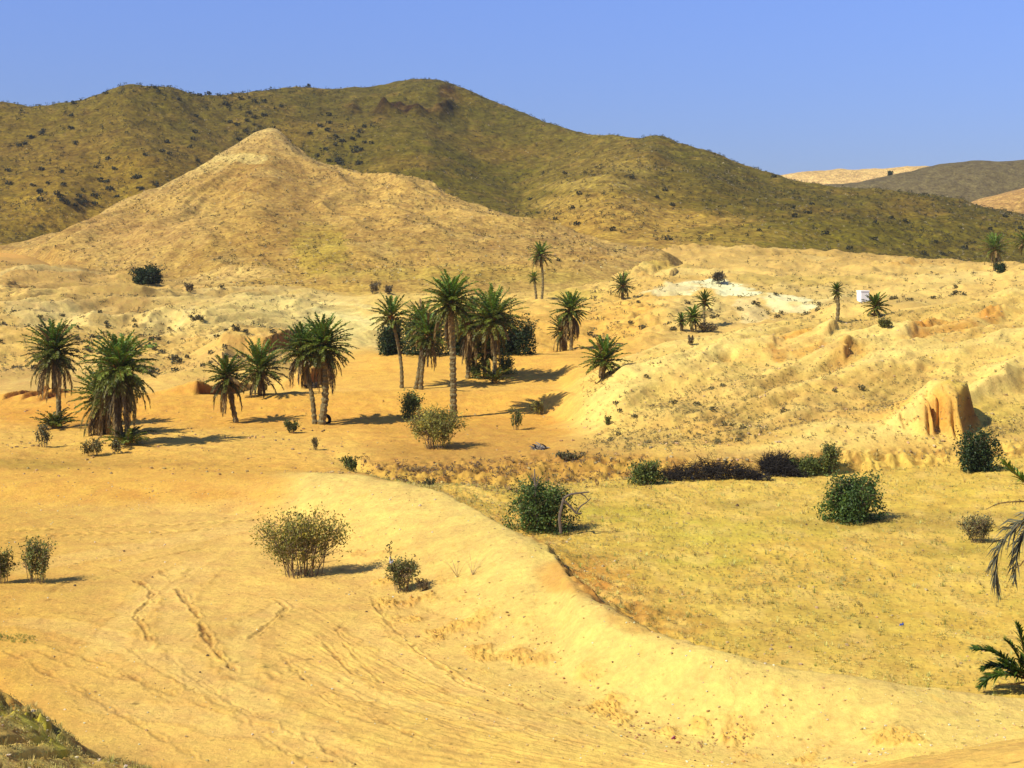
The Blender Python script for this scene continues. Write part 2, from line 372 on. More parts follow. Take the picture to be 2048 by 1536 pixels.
# soil colours along every feature line (as they look in full sun)
YARD=(231,188,112); BERM=(226,196,121); BANK=(222,174,90); PLAIN=(222,172,88); PLAIN2=(230,184,100)
FIELD=(228,191,98); DIRT=(204,156,84); SCRUB=(196,150,80); SLOPE=(232,196,116); HOCK=(222,184,112)
TERR=(230,180,94); FAR=(224,188,116); DRYG=(240,208,124); ORNG=(233,190,108)
G_COL = [
 [(0,DRYG)], [(0,DRYG),(700,DRYG),(1100,ORNG)], [(150,DRYG),(330,(226,180,92)),(500,ORNG)],
 [(0,BANK),(300,YARD),(1300,(236,196,108)),(1700,ORNG),(2048,ORNG)],
 [(0,(218,172,90)),(450,YARD),(700,YARD),(1300,BERM),(2048,BERM)],
 [(0,PLAIN),(540,PLAIN),(610,BERM),(2048,BERM)],
 [(0,PLAIN),(600,PLAIN),(720,DIRT),(1200,DIRT),(1400,FIELD),(2048,FIELD)],
 [(0,PLAIN2),(650,PLAIN2),(760,FIELD),(2048,FIELD)],
 [(0,PLAIN2),(700,PLAIN2),(780,SCRUB),(1200,SCRUB),(1350,(228,186,104)),(2048,(224,184,104))],
 [(0,(224,168,82)),(1090,(224,168,82)),(1180,SLOPE),(2048,SLOPE)],
 [(0,(228,172,84)),(1120,TERR),(1180,SLOPE),(2048,SLOPE)],
 [(0,(234,190,110)),(1120,(236,192,110)),(1180,SLOPE),(2048,SLOPE)],
 [(0,HOCK),(560,HOCK),(680,TERR),(1140,TERR),(1200,SLOPE),(2048,SLOPE)],
 [(0,HOCK),(600,HOCK),(740,TERR),(1150,TERR),(2048,FAR)],
 [(0,HOCK),(640,(226,200,134)),(760,(226,200,134)),(900,TERR),(1250,TERR),(1350,FAR),(2048,FAR)],
 [(0,HOCK),(640,(228,204,140)),(780,(226,190,112)),(1050,TERR),(1280,TERR),(1400,(232,206,138)),(2048,FAR)],
 [(0,(206,168,104)),(400,HOCK),(760,(224,192,118)),(1300,(232,190,106)),(1500,FAR),(2048,FAR)],
 [(0,(202,160,94)),(300,(206,166,98)),(760,(212,174,96)),(1300,FAR),(2048,(216,176,104))],
 [(0,(226,172,92)),(100,(206,160,92)),(1300,(214,174,104)),(2048,(196,160,92))],
 [(0,(190,155,88))], [(0,(190,155,88))]]
gc = colour_field(G, G_COL, 11, 0.22)

# relief ---------------------------------------------------------------------------------
s, U, v0, X, Y = G.s, G.U, G.v0, G.x, G.y
yard = sstep(2.9, 3.1, s) * sstep(4.6, 4.0, s)
slope = sstep(7.7, 8.6, s) * sstep(12.7, 12.1, s) * sstep(1130, 1240, U)
hock = sstep(11.2, 12.2, s) * sstep(17.3, 16.6, s) * sstep(720, 580, U + 60 * sstep(14, 13, s))
farr = sstep(13.5, 14.2, s) * sstep(1150, 1350, U)
plain = sstep(5.2, 6.2, s) * sstep(11.5, 10.8, s) * sstep(1180, 1080, U)
field = sstep(5.6, 6.2, s) * sstep(7.2, 6.9, s) * sstep(700, 820, U)
berm = sstep(4.05, 4.3, s) * sstep(5.6, 5.1, s) * sstep(560, 640, U)
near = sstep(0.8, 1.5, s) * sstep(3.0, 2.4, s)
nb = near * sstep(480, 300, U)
dz = np.zeros_like(s)
n_l = fbm(X * 0.10, Y * 0.10, 3, 3); n_m = fbm(X * 0.5, Y * 0.5, 4, 4); n_f = fbm(X * 2.2, Y * 2.2, 4, 6)
dz += yard * (0.05 * n_l + 0.025 * n_m + 0.012 * n_f)
dz += berm * (0.045 * n_m + 0.022 * n_f) + near * (0.07 * n_m + 0.03 * n_f)
dz += plain * (0.10 * n_l + 0.06 * n_m + 0.02 * n_f) + field * (0.07 * n_l + 0.05 * n_m + 0.03 * n_f)
# gullied badlands: ribs that run up slope
Xs = X + 0.45 * Y + 1.5 * fbm(X * 0.12, Y * 0.12, 2, 9)
qa = X * .74 - Y * .67 + 1.3 * fbm(X * .10, Y * .10, 3, 26); qb = X * .67 + Y * .74
g1 = ridged(qa * 0.17, qb * 0.028, 2, 21); g2 = ridged(qa * 0.5, qb * 0.10, 3, 22)
dz += slope * (0.62 * (g1 - 0.5) + 0.20 * (g2 - 0.6) + 0.07 * n_m + 0.03 * n_f) * sstep(8.0, 9.5, s)
Xh = X - 0.35 * Y + 3.0 * fbm(X * 0.06, Y * 0.06, 2, 19)
h1 = ridged(Xh * 0.055, Y * 0.03, 3, 23); h2 = ridged(Xh * 0.2, Y * 0.07, 3, 24)
dz += hock * (1.15 * (h1 - 0.6) + 0.45 * (h2 - 0.6) + 0.10 * n_m + 0.04 * n_f)
dz += farr * (0.55 * (h1 - 0.6) + 0.22 * (h2 - 0.6) + 0.10 * n_m + .9 * ridged(X * .012 + .3 * n_l, Y * .05, 2, 25) - .5)
mid = sstep(13.2, 14.2, s) * sstep(17.5, 17.0, s) * sstep(640, 760, U) * sstep(1400, 1250, U)
dz += mid * (0.22 * n_m + 0.25 * (h2 - 0.6))
bk = sstep(5.04, 5.2, s) * sstep(6.25, 5.9, s) * sstep(1000, 1080, U) * sstep(1480, 1340, U)
dz += bk * (0.10 * n_f + 0.10 * n_m)
blend(gc, bk * sstep(-.35, .35, fbm(X * 1.2, Y * 1.2, 4, 124)) * .75, (188, 126, 62))
rag = sstep(7.0, 7.3, s) * sstep(8.2, 7.9, s) * sstep(700, 800, U)
dz += rag * (0.16 * n_f + 0.14 * n_m)

# eroded scarps: short steep fluted faces on the slopes
SCARPS = [  # (pixel points left to right, height m, decay m)
 ([(1535,735),(1560,705),(1610,690),(1650,700)], 0.9, 3.0),
 ([(1815,705),(1850,665),(1900,650),(1960,640),(2000,628),(2048,625)], 1.0, 3.5),
 ([(1650,735),(1720,712),(1790,695)], 0.5, 3.0),
 ([(1400,865),(1450,835),(1500,825)], 0.4, 3.0),
 ([(1600,835),(1700,805),(1790,785)], 0.5, 3.0),
 ([(335,568),(400,572),(470,580),(545,585)], 1.5, 5.0),
 ([(1790,545),(1830,537),(1880,536)], 1.8, 6.0),
 ([(1290,560),(1320,545),(1350,535)], 1.8, 6.0),
 ([(0,600),(40,585),(90,580)], 1.1, 5.0),
 ([(1180,640),(1240,648),(1290,640)], 0.4, 4.0),
 ([(340,690),(390,688),(440,695)], 0.8, 3.5),
 ([(0,792),(45,790),(90,792),(140,796)], 0.6, 3.0),
 ([(1100,1120),(1160,1165),(1240,1225),(1340,1262)], 0.0, 1.0),
]
G.finish()
for i, (pts, hh, dec) in enumerate(SCARPS):
    if hh == 0: continue
    P = [tuple(G.cast(u, v)[:2]) for u, v in pts]
    x0, x1 = min(p[0] for p in P) - 14, max(p[0] for p in P) + 14; y0, y1 = min(p[1] for p in P) - 14, max(p[1] for p in P) + 22
    m = (X > x0) & (X < x1) & (Y > y0) & (Y < y1)
    xx, yy = X[m], Y[m]
    hh = hh * 0.62; sc = 1.0 / max(0.35, hh * 0.8)
    wob = perlin(xx * 1.1 * sc, yy * 0.25 * sc, 40 + i) * 0.55 + perlin(xx * 3.1 * sc, yy * 0.5 * sc, 60 + i) * 0.22
    d, sd_, al, tot = dist_poly(xx, yy, P)
    sgn = -sd_ * d + wob * hh * 0.8                   # positive = up-slope (away from the camera)
    endf = sstep(0, 2.0, al) * sstep(tot, tot - 2.0, al) * sstep(3 * dec, 2 * dec, d)
    endf = endf * sstep(-0.75, -0.1, perlin(al * 0.28, al * 0 + i, 71 + i)) * (0.7 + 0.5 * perlin(al * 0.8, al * 0, 72 + i))
    endf = np.clip(endf, 0, 1); step = sstep(-0.5 * hh, 0.8 * hh, sgn)
    add = hh * step * np.exp(-np.clip(sgn, 0, None) / dec) * endf
    dz[m] += add
    face = sstep(-0.9 * hh, -0.2, sgn) * sstep(1.3 * hh, 0.6 * hh, sgn) * endf
    tmp = gc[m]; k = (face * (0.75 + 0.5 * perlin(xx * 2.5, yy * 0.6, 77)))[:, None].clip(0, 1) * 0.85
    gc[m] = tmp * (1 - k) + alb((216, 158, 78)) * k

for i, (pts, hh, wd) in enumerate([([(1420,812),(1560,772),(1700,735),(1860,700),(2060,652)],.55,1.6), ([(1230,868),(1400,838),(1600,794),(1800,748),(1900,730)],.5,1.4), ([(1290,908),(1430,880),(1560,852),(1760,806)],.42,1.2),
   ([(1200,800),(1330,770),(1480,730),(1540,712)],.45,1.5), ([(1960,800),(2060,760)],.6,1.6), ([(1560,880),(1700,868),(1800,860)],.3,1.0)]):
    P = [tuple(G.cast(u, v)[:2]) for u, v in pts]
    m = (X > min(p[0] for p in P) - 5) & (X < max(p[0] for p in P) + 5) & (Y > min(p[1] for p in P) - 8) & (Y < max(p[1] for p in P) + 10)
    xx, yy = X[m], Y[m]; d, sd_, al, tot = dist_poly(xx, yy, P)
    sg = -sd_ * d + .55 * perlin(xx * .55, yy * .4, 210 + i) + .22 * perlin(xx * 1.6, yy * 1.2, 220 + i)
    e = sstep(0, 2.5, al) * sstep(tot, tot - 2.5, al) * (.65 + .6 * perlin(al * .25, al * 0, 230 + i)).clip(0, 1)
    dz[m] += hh * e * sstep(-.25 * wd, .45 * wd, sg) * np.exp(-np.clip(sg - .4 * wd, 0, None) / (1.6 * wd))
    k = (e * sstep(-.9 * wd, -.2 * wd, sg) * sstep(.35 * wd, 0, sg) * .55).clip(0, 1)[:, None]; tmp = gc[m]; gc[m] = tmp * (1 - k) + alb((208, 158, 86)) * k  # shaded underside of each ridge, painted as a darker tan strip
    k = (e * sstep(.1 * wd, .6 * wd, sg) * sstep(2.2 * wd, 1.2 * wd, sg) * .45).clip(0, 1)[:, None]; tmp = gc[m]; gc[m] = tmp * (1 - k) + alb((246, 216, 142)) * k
# tracks and scraped clods in the yard
TRACKS = [  # (points, half width m, height m (+clods / -rut), darkness)
 ([(315,1135),(332,1152),(346,1168)], .10, -.09, .5),
 ([(352,1176),(370,1200),(392,1228),(408,1262),(424,1296),(450,1322),(475,1344)], .115, -.20, .95),
 ([(424,1296),(450,1322),(472,1342),(500,1365),(522,1382)], .07, -.07, .45),
 ([(262,1158),(290,1170),(306,1186),(296,1206),(270,1230),(284,1258),(306,1288)], .09, -.15, .9),
 ([(532,1196),(556,1204),(574,1217),(552,1240),(520,1264),(490,1284)], .10, -.17, .9),
 ([(262,1126),(330,1110),(390,1098),(450,1086)], .10, -.09, .5),
 ([(362,1152),(384,1140),(408,1134)], .12, -.08, .5),
 ([(630,1270),(668,1308),(704,1346),(742,1366)], .08, -.10, .6),
 ([(694,1244),(674,1262),(690,1292),(720,1322)], .10, -.10, .5),
 ([(355,1336),(420,1348),(476,1362)], .07, -.06, .45),
 ([(60,1300),(140,1330),(220,1352),(330,1372)], .08, -.07, .45),
 ([(640,1375),(760,1410),(900,1440),(1050,1462),(1180,1490)], .10, -.10, .55),
 ([(700,1400),(800,1462),(960,1500),(1090,1530)], .07, -.06, .35),
 ([(520,1430),(600,1470),(660,1500),(700,1530)], .08, -.07, .4),
 ([(830,1215),(920,1250),(990,1300)], .05, -.05, .4),
 ([(1080,1385),(1160,1420),(1240,1440)], .06, -.05, .4),
 ([(0,1250),(30,1236),(70,1225),(100,1222)], .14, .03, .3),
 ([(80,1232),(130,1228),(200,1230)], .10, -.07, .5),
 ([(95,1190),(120,1172),(150,1160)], .16, -.06, .45),
 ([(180,1128),(225,1138),(265,1154)], 0.07, -0.07, 0.35),
 ([(250,1290),(310,1340),(420,1400),(560,1452),(700,1520)], 0.08, -0.09, 0.4),
 ([(150,1306),(300,1372),(480,1440),(620,1530)], 0.08, -0.09, 0.4),
 ([(560,1308),(650,1398),(760,1442),(880,1500)], 0.07, -0.08, 0.35),
 ([(330,1308),(380,1350),(460,1404),(600,1468),(740,1536)], 0.07, -0.08, 0.35),
 ([(744,1192),(764,1232),(832,1300),(930,1368),(1060,1420),(1200,1456),(1300,1500)], 0.1, -0.12, 0.5),
 ([(470,1180),(530,1196)], 0.06, -0.06, 0.35),
 ([(408,1136),(470,1122),(540,1118)], 0.06, -0.06, 0.3),
 ([(720,1322),(760,1362),(860,1400),(1000,1432)], 0.07, -0.08, 0.4),
 ([(0,1300),(70,1330),(150,1372),(260,1440),(420,1530)], 0.09, -0.09, 0.4),
 ([(20,1270),(120,1300),(260,1350),(360,1420)], 0.07, -0.07, 0.35),
 ([(600,1215),(660,1232),(700,1240)], 0.06, -0.06, 0.3),
]
ym = (s > 2.2) & (s < 5.0) & (U > -60)
xx, yy = X[ym], Y[ym]; dzy = dz[ym]; cy = gc[ym]
wobx = perlin(xx * 1.3, yy * 1.3, 81) * 0.10 + perlin(xx * 4.0, yy * 4.0, 82) * 0.04
cl = np.abs(perlin(xx * 5.0, yy * 5.0, 83)) + 0.6 * np.abs(perlin(xx * 11, yy * 11, 84))
for pts, hw, hh, dk in TRACKS:
    P = [px(u, v) for u, v in pts]
    d, sd_, al, tot = dist_poly(xx, yy, P)
    d = np.abs(d + wobx)
    e = sstep(-0.1, 0.5, al) * sstep(tot + .1, tot - 0.5, al)
    hw = hw * 0.62; hh = hh * 0.24
    hw = hw * (.75 + .55 * perlin(xx * 2.2, yy * 2.2, 87)).clip(.35, 1.3); core = np.exp(-(d / hw) ** 2) * e; rim = np.exp(-((d - 2.0 * hw) / (0.7 * hw)) ** 2) * e
    dzy += hh * core * (0.4 + 1.0 * cl) + abs(hh) * 0.9 * rim * (0.1 + 1.3 * cl)
    k = (dk * np.clip(core * (0.35 + 1.2 * cl) + 0.4 * rim * cl, 0, 1) * 1.05).clip(0, .9)[:, None]
    cy[:] = cy * (1 - k) + alb((140, 98, 50)) * k
# broad soft bands where wheels have pressed the sand smooth and pale
for pts, hw, a in (([(-40,1150),(120,1120),(330,1085),(560,1040)], .9, .4), ([(180,1330),(250,1240),(330,1160),(420,1110)], .55, .45), ([(420,1400),(350,1290),(352,1190),(430,1125)], .5, .4), ([(520,1440),(470,1300),(520,1240),(600,1190)], .5, .45),
    ([(120,1400),(330,1420),(600,1480),(800,1540)], .6, .4), ([(600,1330),(760,1400),(960,1440),(1200,1480)], .5, .45), ([(690,1230),(760,1290),(900,1370),(1080,1420)], .45, .4), ([(-40,1240),(120,1250),(280,1300),(480,1400),(700,1500)], .6, .4)):
    P = spline0([px(u, v) for u, v in pts])
    d, sd_, al, tot = dist_poly(xx, yy, P); d = np.abs(d + wobx * 2.5)
    k = (sstep(hw, hw * .55, d) * sstep(0, 1.5, al) * sstep(tot, tot - 1.5, al) * a)[:, None]
    cy[:] = cy * (1 - k) + alb((238, 198, 126)) * k
    eg = np.exp(-((d - hw) / .10) ** 2) * sstep(0, 1.5, al) * sstep(tot, tot - 1.5, al) * (.3 + .9 * cl)
    dzy += .018 * eg - .012 * k[:, 0]; k = (eg * .22).clip(0, .6)[:, None]; cy[:] = cy * (1 - k) + alb((198, 146, 76)) * k
# caterpillar tread rows
for pts, wdt in (([(-40,1066),(150,1056),(330,1050),(470,1042),(570,1032)], .34), ([(-40,1084),(150,1068),(330,1064),(470,1054)], .34), ([(480,1372),(520,1350),(560,1326)], .5)):
    P = [px(u, v) for u, v in pts]
    d, sd_, al, tot = dist_poly(xx, yy, P)
    ch = np.sin((al + d * 0.9) * 2 * pi / 0.42)
    k = sstep(wdt, wdt * 0.75, d) * sstep(0, 1, al) * sstep(tot, tot - 1, al)
    dzy += k * 0.022 * ch
    cy *= (1 - 0.10 * (k * (ch < -0.2)))[:, None]
# long blade scrapes running with the embankment
tt = s[ym] - 3.0
along = U[ym] * 0.010
wide = sstep(260, 620, U[ym]) * sstep(0.0, 0.06, tt) * sstep(0.80, 0.35, tt)
st = perlin(along * 0.35, tt * 34 + 0.6 * perlin(along * 0.7, tt * 5, 91), 90) + 0.6 * perlin(along * 0.5, tt * 80, 92)
dzy += wide * 0.018 * st
cy *= (1 + 0.07 * wide * np.clip(st, -1, 1))[:, None]
# crumbled soil slumps along the embankment foot
cr = sstep(3.75, 4.0, s[ym]) * sstep(4.55, 4.1, s[ym]) * sstep(620, 760, U[ym])
clm = sstep(0.05, 0.5, fbm(xx * 0.8, yy * 0.8, 3, 95))
dzy += cr * clm * 0.13 * cl
k = (cr * clm * 0.5)[:, None]; cy[:] = cy * (1 - k) + alb((222, 166, 78)) * k
dz[ym] = dzy; gc[ym] = cy
fl_ = perlin((X + Y * .3) * 2.0 + 0.8 * n_m, (Y - X * .5) * .8, 97) + .6 * perlin(X * 5, Y * 2.4, 98)
blend(gc, berm * sstep(.5, 1.1, fl_) * .4, (218, 166, 84)); blend(gc, yard * sstep(.45, 1.0, fbm(X * 1.6, Y * 1.2, 3, 99)) * .35, (206, 158, 84))
# orange patches on the cut bank and on the plain
for (u, v, ru, rv, c, a) in [
 (250,985,330,26,(218,164,80),.45),(270,990,60,12,(210,152,70),.4),(430,990,50,10,(210,152,70),.35),
 (120,925,200,20,(190,150,80),.55),(60,930,90,12,(168,138,66),.5),(330,930,120,8,(190,146,78),.4),
 (900,770,330,40,(226,172,84),.35),(450,812,260,26,(226,172,84),.5),(130,830,160,26,(216,154,66),.55),
 (1300,1110,260,60,(212,186,84),.3),(1480,1060,300,26,(206,188,78),.4),(1250,1030,110,18,(186,176,62),.5),
 (1400,1120,130,12,(188,178,70),.5),(1650,1130,260,60,(222,178,84),.4),(1850,1040,260,28,(176,148,76),.55),
 (1780,1080,120,14,(214,176,96),.5),(1880,1100,90,16,(170,144,66),.5),(1500,1010,80,14,(172,146,78),.5),
 (1850,1250,240,60,(212,174,78),.4),(1600,1250,260,50,(214,182,92),.4),(1180,1155,110,45,(206,146,72),.6),
 (1330,1240,120,30,(200,150,72),.45),(1100,1000,140,30,(178,152,72),.4),(1900,990,220,30,(220,184,84),.5),
 (1480,925,150,28,(150,112,74),.4),(1240,930,150,24,(196,150,74),.5),(1000,950,260,22,(186,138,70),.5),
 (1250,540,120,16,(204,178,84),.5),(1150,590,60,12,(200,176,80),.5),(700,575,140,14,(204,176,82),.5),
 (1530,600,60,10,(170,146,100),.5),(1600,570,150,8,(190,166,86),.45),(1730,615,120,10,(184,152,96),.5),
 (1600,590,120,12,(176,150,92),.4),(1900,610,150,12,(196,164,100),.4),
 (160,640,90,26,(240,214,150),.6),(690,650,90,26,(234,214,148),.7),(640,690,90,18,(232,210,142),.55),(230,610,110,30,(186,148,88),.6),
 (90,560,120,30,(190,150,90),.5),(450,600,140,14,(186,150,92),.45),(620,600,120,9,(232,206,144),.5),(60,640,60,26,(220,196,140),.5),
 (180,700,200,30,(222,180,100),.4),(440,655,120,16,(224,196,130),.5),(50,760,120,26,(196,160,106),.5),
 (1600,706,52,22,(224,162,78),.75),(1560,718,22,20,(206,140,62),.7),(1890,664,80,18,(224,162,78),.75),(1975,640,34,14,(216,150,68),.7),(1845,682,28,20,(206,140,62),.7),(1680,720,60,12,(226,170,86),.6),(1420,860,60,16,(228,170,82),.6),(1850,820,110,40,(230,178,92),.6),(1730,835,80,26,(236,196,116),.5),(1250,720,60,16,(230,176,92),.4),
 (1750,830,90,20,(222,172,88),.4),(1600,880,200,16,(206,166,92),.4),(1950,830,120,30,(206,178,84),.5),
 (2000,860,90,14,(190,166,70),.45)]:
    blend(gc, blob(G, u, v, ru, rv, int(u + v)) * a, c)
pale_px = [([(1335,592),(1365,578),(1400,573),(1440,578),(1490,590),(1540,606),(1592,624)], 2.3, (255,248,210), 1.0), ([(1490,618),(1510,632),(1508,650)], 1.2, (252,232,180), .95),
  ([(1590,624),(1650,612),(1720,602)], .6, (238,212,150), .7), ([(0,512),(40,508),(90,500),(150,478)], 3.0, (232,176,98), .8), ([(640,628),(700,636),(740,650)], .9, (244,224,160), .8), ([(560,606),(660,604),(740,618)], .7, (240,216,150), .7), ([(330,672),(380,645),(420,630)], .35, (240,214,150), .7)]
G.finish()
for pts, hw, c, a in pale_px:
    P = [tuple(G.cast(u, v)[:2]) for u, v in pts]
    m = (X > min(p[0] for p in P) - 8) & (X < max(p[0] for p in P) + 8) & (Y > min(p[1] for p in P) - 12) & (Y < max(p[1] for p in P) + 12)
    d, sd_, al, tot = dist_poly(X[m], Y[m] , P); d = d + .5 * hw * fbm(X[m] * .5, Y[m] * .5, 3, 131)
    k = (sstep(hw * 1.3, hw * .7, d) * a)[:, None]; tmp = gc[m]; gc[m] = tmp * (1 - k) + alb(c) * k
# clay wedges: gully sides that drop off to the right, red clay laid bare
RED = (150, 86, 42)
for j, (u, v, wpx, hpx, dep, wc) in enumerate([(394,788,110,28,5.0,RED),(528,722,150,36,8.0,RED),(604,778,80,34,3.0,RED),(80,800,50,11,2.6,RED),(44,800,46,12,2.6,RED),(8,800,46,12,2.6,RED),(1340,556,60,12,4.5,(200,140,72)),(1690,735,60,16,3,(214,150,70)),(1660,700,90,20,4,(222,164,82))]):
    b = G.cast(u, v); k_ = b[1] / F; wl_, hh = wpx * k_, hpx * k_
    m = (np.abs(X - b[0]) < wl_ * 1.6 + 3) & (np.abs(Y - b[1] - dep * .5) < dep * 1.6 + 2); xx, yy = X[m] - b[0], Y[m] - b[1]
    sk = xx - 0.35 * (yy) + .22 * perlin(yy * 1.3, xx * .4, 140 + j) + .12 * perlin(yy * 3.2, xx, 150 + j)
    ly = yy - 0.25 * perlin(xx * 1.1, yy * .3, 160 + j)
    ramp_ = np.clip((sk + wl_) / wl_, 0, 1) ** .9 * sstep(.10, -.10, sk)
    env = sstep(-.35, .55, ly) * sstep(dep * 1.5, dep * .6, ly)
    dz[m] += hh * ramp_ * env * (1 + .16 * perlin(xx * .9, yy * .5, 170 + j) + .05 * perlin(xx * 3, yy * 2, 171 + j))
    f2 = .6 * sstep(-.6, -.1, ly) * sstep(.8, .3, ly) * np.clip((sk + wl_ * .9) / wl_, 0, 1) * sstep(.1, -.2, sk); tmp = gc[m]; gc[m] = tmp * (1 - f2[:, None]) + alb((214, 156, 80)) * f2[:, None]
    fm = (np.exp(-((sk - .06) / .2) ** 2) * env).clip(0, 1)
    kk = (fm * .9)[:, None]; tmp = gc[m]; gc[m] = tmp * (1 - kk) + alb(wc) * kk
b = G.cast(1900, 872); k_ = b[1] / F
m = (np.abs(X - b[0]) < 5) & (Y > b[1] - 3) & (Y < b[1] + 11); xx, yy = X[m] - b[0], Y[m] - b[1]
front = .40 * perlin(xx * 1.3, yy * .5, 181) + .22 * perlin(xx * 3.1, yy * 1.1, 182) + .06 * perlin(xx * 9, yy, 183) + .25 * np.clip(-xx - .8, 0, 3)
for xi, wi, di in ((-.98, .07, .5), (-.58, .15, 1.05), (-.33, .08, .8), (.16, .07, .4), (-1.9, .12, .4)):
    front = front + di * (.75 + .5 * perlin(yy * 1.7, xx * 0 + xi * 9, 187)) * np.exp(-((xx - xi + .06 * yy + .16 * perlin(yy * 1.8, xx * 0 + xi * 7, 184)) / wi) ** 2)
prof = np.interp(xx - .55 * np.clip(yy, 0, 2) + .10 * perlin(yy * .9, xx, 185), [-3.4, -2.6, -1.7, -1.0, -.3, .30, .42, .60, .95], [0, .22, .52, .84, 1.0, .98, .72, .30, 0])
dd = yy - front
bt = prof * (sstep(-.5, .45, dd) * .80 + .20 * sstep(.3, 1.3, dd)) * sstep(5.5, 1.5, yy)
apron = np.clip(prof * 1.2, 0, 1) * .22 * sstep(-1.6, -.2, dd) * sstep(9, 2.5, yy)
dz[m] += 1.75 * bt + .4 * apron
f2 = (sstep(-.7, -.2, dd) * sstep(1.2, .5, dd) * np.clip(prof * 2, 0, 1) * (.65 + .4 * perlin(xx * 2, yy * .5, 186))).clip(0, 1)[:, None]
tmp = gc[m]; gc[m] = tmp * (1 - f2) + alb((218, 156, 76)) * f2
dx_ = xx - .55 * np.clip(yy, 0, 2); dk = (sstep(.3, .5, dx_) * sstep(1.05, .75, dx_) * sstep(-.8, -.2, dd) * sstep(3.0, 1.5, yy) * .8)[:, None]; tmp = gc[m]; gc[m] = tmp * (1 - dk) + alb((128, 74, 36)) * dk  # shade of the pillar's right face, painted as dark brown
# edge and gully by the near left bank, their shade painted dark into the soil colour
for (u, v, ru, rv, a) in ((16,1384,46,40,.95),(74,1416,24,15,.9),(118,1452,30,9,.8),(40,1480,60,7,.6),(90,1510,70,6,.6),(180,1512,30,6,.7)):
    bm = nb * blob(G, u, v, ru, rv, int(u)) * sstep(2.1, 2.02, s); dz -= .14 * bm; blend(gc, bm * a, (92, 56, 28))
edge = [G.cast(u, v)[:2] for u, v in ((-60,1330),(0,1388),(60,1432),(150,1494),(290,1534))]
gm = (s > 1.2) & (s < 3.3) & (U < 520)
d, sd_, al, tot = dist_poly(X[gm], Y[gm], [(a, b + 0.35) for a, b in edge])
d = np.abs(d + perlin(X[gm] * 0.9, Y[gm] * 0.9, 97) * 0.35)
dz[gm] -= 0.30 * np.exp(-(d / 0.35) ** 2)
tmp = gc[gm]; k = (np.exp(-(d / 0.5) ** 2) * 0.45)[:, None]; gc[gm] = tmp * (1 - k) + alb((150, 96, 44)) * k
# mottling of the vegetated ground
gfield = fbm(X * 0.9, Y * 0.45, 4, 111); gf2 = fbm(X * 0.25, Y * 0.12, 3, 112)
blend(gc, field * sstep(0.1, 0.7, gfield) * 0.4, (190, 164, 74)); blend(gc, field * sstep(0.05, 0.6, -gfield) * 0.6, (236, 200, 118))
blend(gc, field * sstep(0.2, 0.9, gf2) * 0.3, (200, 184, 78))
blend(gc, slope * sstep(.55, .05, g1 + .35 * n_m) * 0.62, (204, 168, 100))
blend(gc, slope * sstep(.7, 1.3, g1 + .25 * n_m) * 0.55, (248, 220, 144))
blend(gc, hock * sstep(0.0, 0.6, fbm(Xh * 0.09, Y * 0.06, 4, 115)) * 0.35, (196, 154, 96))
blend(gc, hock * sstep(0.15, 0.7, fbm(Xh * 0.11, Y * 0.07, 4, 116)) * 0.5, (234, 210, 146))
blend(gc, farr * sstep(0.0, 0.6, fbm(Xh * 0.06, Y * 0.03, 4, 117)) * 0.5, (204, 164, 98))
blend(gc, farr * sstep(0.2, 0.7, fbm(Xh * 0.07, Y * 0.04, 4, 118)) * 0.45, (240, 212, 142))
nb = near * sstep(480, 300, U)
blend(gc, nb * sstep(-0.1, 0.4, fbm(X * 1.5, Y * 1.5, 4, 119)) * 0.7, (200, 162, 86))
blend(gc, nb * sstep(1.55, 1.75, s) * sstep(2.05, 1.9, s) * sstep(-.4, .2, fbm(X * .6, Y * .6, 3, 121)) * .8, (196, 186, 52))
blend(gc, nb * sstep(0.2, 0.5, fbm(X * 2.5, Y * 1.2, 3, 122)) * .7, (140, 96, 50))
blend(gc, rag * sstep(0.0, 0.4, fbm(X * 1.6, Y * 1.6, 3, 120)) * 0.6, (150, 104, 56))
G.z += dz; G.finish()
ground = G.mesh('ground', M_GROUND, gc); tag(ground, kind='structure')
print('ground', G.D.shape)

